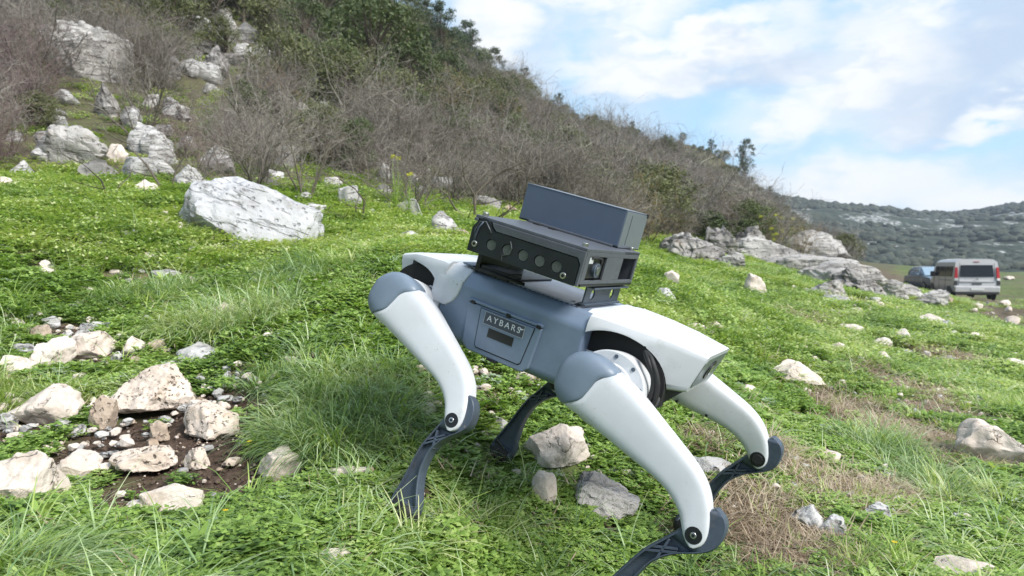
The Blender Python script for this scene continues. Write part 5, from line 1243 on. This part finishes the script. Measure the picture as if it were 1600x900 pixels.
# ------------------------------------------------------------------ vehicles
def vmat(n, c, r=.35, m=.0, coat=.6): return mat(n, c, r, m, .5, 0, 200, .06, 3, coat)
VS = vmat('van_silver', (.50, .485, .485), .4, .25, .3); VB = vmat('car_blue', (.13, .17, .22), .25, .4); VG = mat('window_glass', (.012, .014, .018), .08, 0, .35); VR = mat('tail_lamp_red', (.35, .012, .015), .25); VWH = mat('lamp_white', (.6, .6, .6), .25); VT = mat('tyre', (.015, .015, .015), .85); VRM = mat('wheel_rim', (.32, .32, .33), .35, .8); VD = mat('bumper_dark', (.04, .04, .042), .6); VP = mat('number_plate', (.62, .62, .60), .5); VGS = mat('windscreen', (.22, .30, .38), .05, .0, 1.)  # car glass: pale blue sky reflection put into its base colour
def car_base(name, loc, ang, label, cat):
    o = bpy.data.objects.new(name, None); C.objects.link(o); o.location = loc; o.rotation_euler = (0, 0, ang); tag(o, label, cat); return o
def wheel(parent, x, y, r, s):
    m = MB(); m.cyl((x, y, r), (1, 0, 0), r, .2, 28); w = m.build('wheel', VT, parent, bevel=.02); m = MB(); m.cyl((x + s * .085, y, r), (1, 0, 0), r * .62, .05, 22); m.build('rim', VRM, w, bevel=.01)
    m = MB(); m.cyl((x + s * .112, y, r), (1, 0, 0), r * .2, .02, 12); m.build('hub', VD, w)
def body(parent, secs, m, name='body'):   # secs: (y list per level), list of (hw,z,y)
    rings = []
    for s in secs: rings.append([(hw, y, z) for hw, z, y in s] + [(-hw, y, z) for hw, z, y in reversed(s)])
    b = MB(); b.loft(rings); return b.build(name, m, parent, bevel=.025, seg=3, angle=28)
def van():
    g = gz(21.3, 33.0); a = -rad(18); o = car_base('parked_van', (21.3 + .95 * math.cos(a), 33.0 + .95 * math.sin(a), -1.665), a, 'silver-grey passenger van seen from behind, parked on the muddy track', 'van')
    Zs = [.36, .55, .80, 1.03, 1.55, 1.80, 1.93, 1.97]; H = [.88, .94, .955, .95, .90, .86, .72, .40]
    def sec(y, dy, hs=1., top=None, zs=None):
        return [(h * hs, (z if top is None else min(z, top - .03 * (7 - i) * (z > top))), y + d) for i, (h, z, d) in enumerate(zip(H, zs or Zs, dy))]
    r0 = [0, -.03, -.03, .0, .07, .11, .16, .22]
    secs = [sec(0, r0), sec(.06, [x * .6 for x in r0], 1.004), sec(1.5, [0] * 8, 1.006), sec(3.2, [0] * 8, 1.005), sec(3.62, [.25, .25, .25, .2, .02, -.2, -.35, -.4], .99)]
    secs += [[(h * .97, min(z, 1.10 + .0 * i), 4.15) for i, (h, z) in enumerate(zip(H, [.36, .55, .80, .98, 1.06, 1.09, 1.11, 1.12]))], [(h * .86, z, 4.68 + .03 * (z < .7)) for h, z in zip(H, [.36, .5, .62, .74, .80, .84, .86, .87])]]
    body(o, secs, VS)
    def panel(name, q, n, m, t=.012, par=None, bev=.01):
        q = [Vector(x) for x in q]; n = Vector(n).normalized(); b = MB(); b.add([p + n * .0 for p in q] + [p + n * t for p in q], [(3, 2, 1, 0), (4, 5, 6, 7), (0, 1, 5, 4), (1, 2, 6, 5), (2, 3, 7, 6), (3, 0, 4, 7)]); return b.build(name, m, par or o, bevel=bev)
    panel('rear_window', [(-.70, .010, 1.10), (.70, .010, 1.10), (.66, .085, 1.66), (-.66, .085, 1.66)], (0, -1, .15), VG, .02)
    panel('tailgate_seam', [(-.76, -.012, .70), (-.745, -.012, .70), (-.70, .06, 1.75), (-.715, .06, 1.75)], (0, -1, .1), VD, .01, bev=.001); panel('tailgate_seam', [(.745, -.012, .70), (.76, -.012, .70), (.715, .06, 1.75), (.70, .06, 1.75)], (0, -1, .1), VD, .01, bev=.001)
    b = MB(); b.box(-.74, .74, -.055, .02, .86, .885); b.build('tailgate_trim', VS, o, bevel=.01)
    b = MB(); b.box(-.93, .93, -.13, .16, .36, .64); b.build('rear_bumper', VS, o, bevel=.04, seg=3)
    b = MB(); b.box(-.90, .90, -.10, .2, .26, .37); b.build('bumper_skirt', VD, o, bevel=.02)
    b = MB(); b.box(-.27, .27, -.155, -.12, .45, .56); b.build('number_plate', VP, o, bevel=.005)
    b = MB(); b.box(-.20, .20, -.060, -.02, .73, .80); b.build('handle_recess', VD, o, bevel=.01)
    b = MB(); b.prism([(0, .98), (.055, 1.035), (0, 1.09), (-.055, 1.035)], lambda x, z: (x, -.035, z - .05), lambda x, z: (x, -.05, z - .05)); b.build('emblem', VRM, o)
    for s in (-1, 1):
        q = [(s * .80, -.03, 1.02), (s * .945, -.005, 1.02), (s * .90, .075, 1.55), (s * .79, .062, 1.55)]; q = q if s > 0 else q[::-1]
        lp = panel('tail_lamp', q, (0, -1, .1), VR, .035, bev=.012); q = [(s * .80, -.045, .92), (s * .95, -.02, .92), (s * .945, -.015, 1.03), (s * .80, -.04, 1.03)]; q = q if s > 0 else q[::-1]
        panel('reverse_lamp', q, (0, -1, 0), VWH, .03, lp); b = MB(); b.box(*sorted((s * .80, s * .955)), -.05, .03, .70, .90); b.build('corner_guard', VD, o, bevel=.015)
        for y0, y1 in ((.30, 1.35), (1.45, 2.45), (2.55, 3.30)):
            q = [(s * .958, y0, 1.10), (s * .958, y1, 1.10), (s * .908, y1 - (.12 if y1 > 3 else 0), 1.60), (s * .908, y0, 1.60)]; q = q if s < 0 else q[::-1]
            panel('side_window', q, (s, 0, .1), VG, .012)
        b = MB(); b.box(*sorted((s * .955, s * .972)), .25, 2.5, .915, .935); b.build('door_rail', VD, o)
        for y in (1.40, 2.50, 3.45): b = MB(); b.box(*sorted((s * .950, s * .964)), y, y + .012, .45, 1.08); b.build('door_seam', VD, o)
        b = MB(); b.box(*sorted((s * .95, s * 1.15)), 3.32, 3.42, 1.08, 1.34); b.build('wing_mirror', VD, o, bevel=.03)
        wheel(o, s * .82, .80, .32, s); wheel(o, s * .82, 3.85, .32, s)
        b = MB(); b.cyl((s * .935, .80, .34), (1, 0, 0), .40, .03, 28); b.build('wheel_arch', VD, o); b = MB(); b.cyl((s * .935, 3.85, .34), (1, 0, 0), .40, .03, 28); b.build('wheel_arch', VD, o)
        b = MB(); b.box(*sorted((s * .60, s * .80)), 4.66, 4.72, .66, .84); b.build('headlamp', VWH, o, bevel=.02)
    b = MB(); b.box(-.12, .12, .10, .16, 1.80, 1.83); b.build('brake_lamp', VR, o, bevel=.005)
    b = MB(); b.tube([(0, 3.0, 1.96), (0, 2.9, 2.15)], .006); b.build('aerial', VD, o)
    b = MB(); b.box(-.7, .7, .2, 4.3, .22, .38); b.build('chassis', VD, o)
van()
def small_car():
    a = rad(170); x, y = 27.2, 46.0; o = car_base('parked_car', (x, y, -1.63), a, 'dark blue car facing this way, half hidden behind the silver van', 'car')
    Lv = [.32, .50, .72, .92]
    def s_(y, hw, zt): return [(hw * .94, .30, y), (hw, .48, y), (hw, .70, y), (hw * .96, zt, y)]
    body(o, [s_(-.0, .78, .82), s_(.15, .86, .92), s_(1.2, .89, .96), s_(3.0, .89, .95), s_(3.9, .84, .86), s_(4.25, .74, .70)], VB)
    body(o, [[(.72, .93, .35), (.70, 1.2, .45), (.60, 1.45, .75)], [(.80, .93, 1.0), (.74, 1.3, 1.0), (.60, 1.53, 1.2)], [(.80, .93, 2.3), (.74, 1.3, 2.2), (.60, 1.51, 2.1)], [(.78, .93, 3.1), (.72, .96, 3.07), (.60, .99, 3.03)]], VB, 'cabin')
    b = MB(); b.add([(-.70, 3.09, .97), (.70, 3.09, .97), (.58, 2.22, 1.49), (-.58, 2.22, 1.49), (-.70, 3.11, .985), (.70, 3.11, .985), (.58, 2.24, 1.505), (-.58, 2.24, 1.505)], [(3, 2, 1, 0), (4, 5, 6, 7), (0, 1, 5, 4), (1, 2, 6, 5), (2, 3, 7, 6), (3, 0, 4, 7)]); b.build('windscreen', VGS, o)
    for s in (-1, 1):
        for y0, y1 in ((1.0, 1.6), (1.68, 2.35)):
            b = MB(); b.add([(s * .80, y0, 1.0), (s * .80, y1 + .2 * (y1 > 2), 1.0), (s * .685, y1 - .05, 1.42), (s * .685, y0 + .05, 1.42), (s * .815, y0, 1.0), (s * .815, y1 + .2 * (y1 > 2), 1.0), (s * .70, y1 - .05, 1.42), (s * .70, y0 + .05, 1.42)], [(3, 2, 1, 0), (4, 5, 6, 7), (0, 1, 5, 4), (1, 2, 6, 5), (2, 3, 7, 6), (3, 0, 4, 7)]); b.build('side_window', VGS, o)
        b = MB(); b.box(*sorted((s * .86, s * 1.05)), 2.5, 2.6, .95, 1.10); b.build('wing_mirror', VB, o, bevel=.03)
        b = MB(); b.box(*sorted((s * .50, s * .78)), 4.02, 4.16, .64, .78); b.build('headlamp', VWH, o, bevel=.02)
        wheel(o, s * .78, .75, .31, s); wheel(o, s * .78, 3.35, .31, s)
    b = MB(); b.box(-.42, .42, 4.18, 4.27, .50, .68); b.build('grille', VD, o, bevel=.01); b = MB(); b.box(-.8, .8, 4.1, 4.32, .26, .46); b.build('front_bumper', VD, o, bevel=.04); b = MB(); b.box(-.25, .25, 4.31, 4.335, .36, .46); b.build('number_plate', VP, o)
small_car()

# ------------------------------------------------------------------ haze
hz = MB(); hz.box(-420, 1150, -45, 700, -8, 95); ho = hz.build('haze', None); tag(ho, kind='stuff')
hm2 = bpy.data.materials.new('haze_air'); hm2.use_nodes = True; N = NT(hm2.node_tree); pv = N.n('ShaderNodeVolumePrincipled'); pv.inputs['Density'].default_value = .0005; pv.inputs['Color'].default_value = (.78, .86, 1, 1); pv.inputs['Anisotropy'].default_value = .2
N.l(pv.outputs[0], N.n('ShaderNodeOutputMaterial').inputs['Volume']); ho.data.materials.append(hm2)
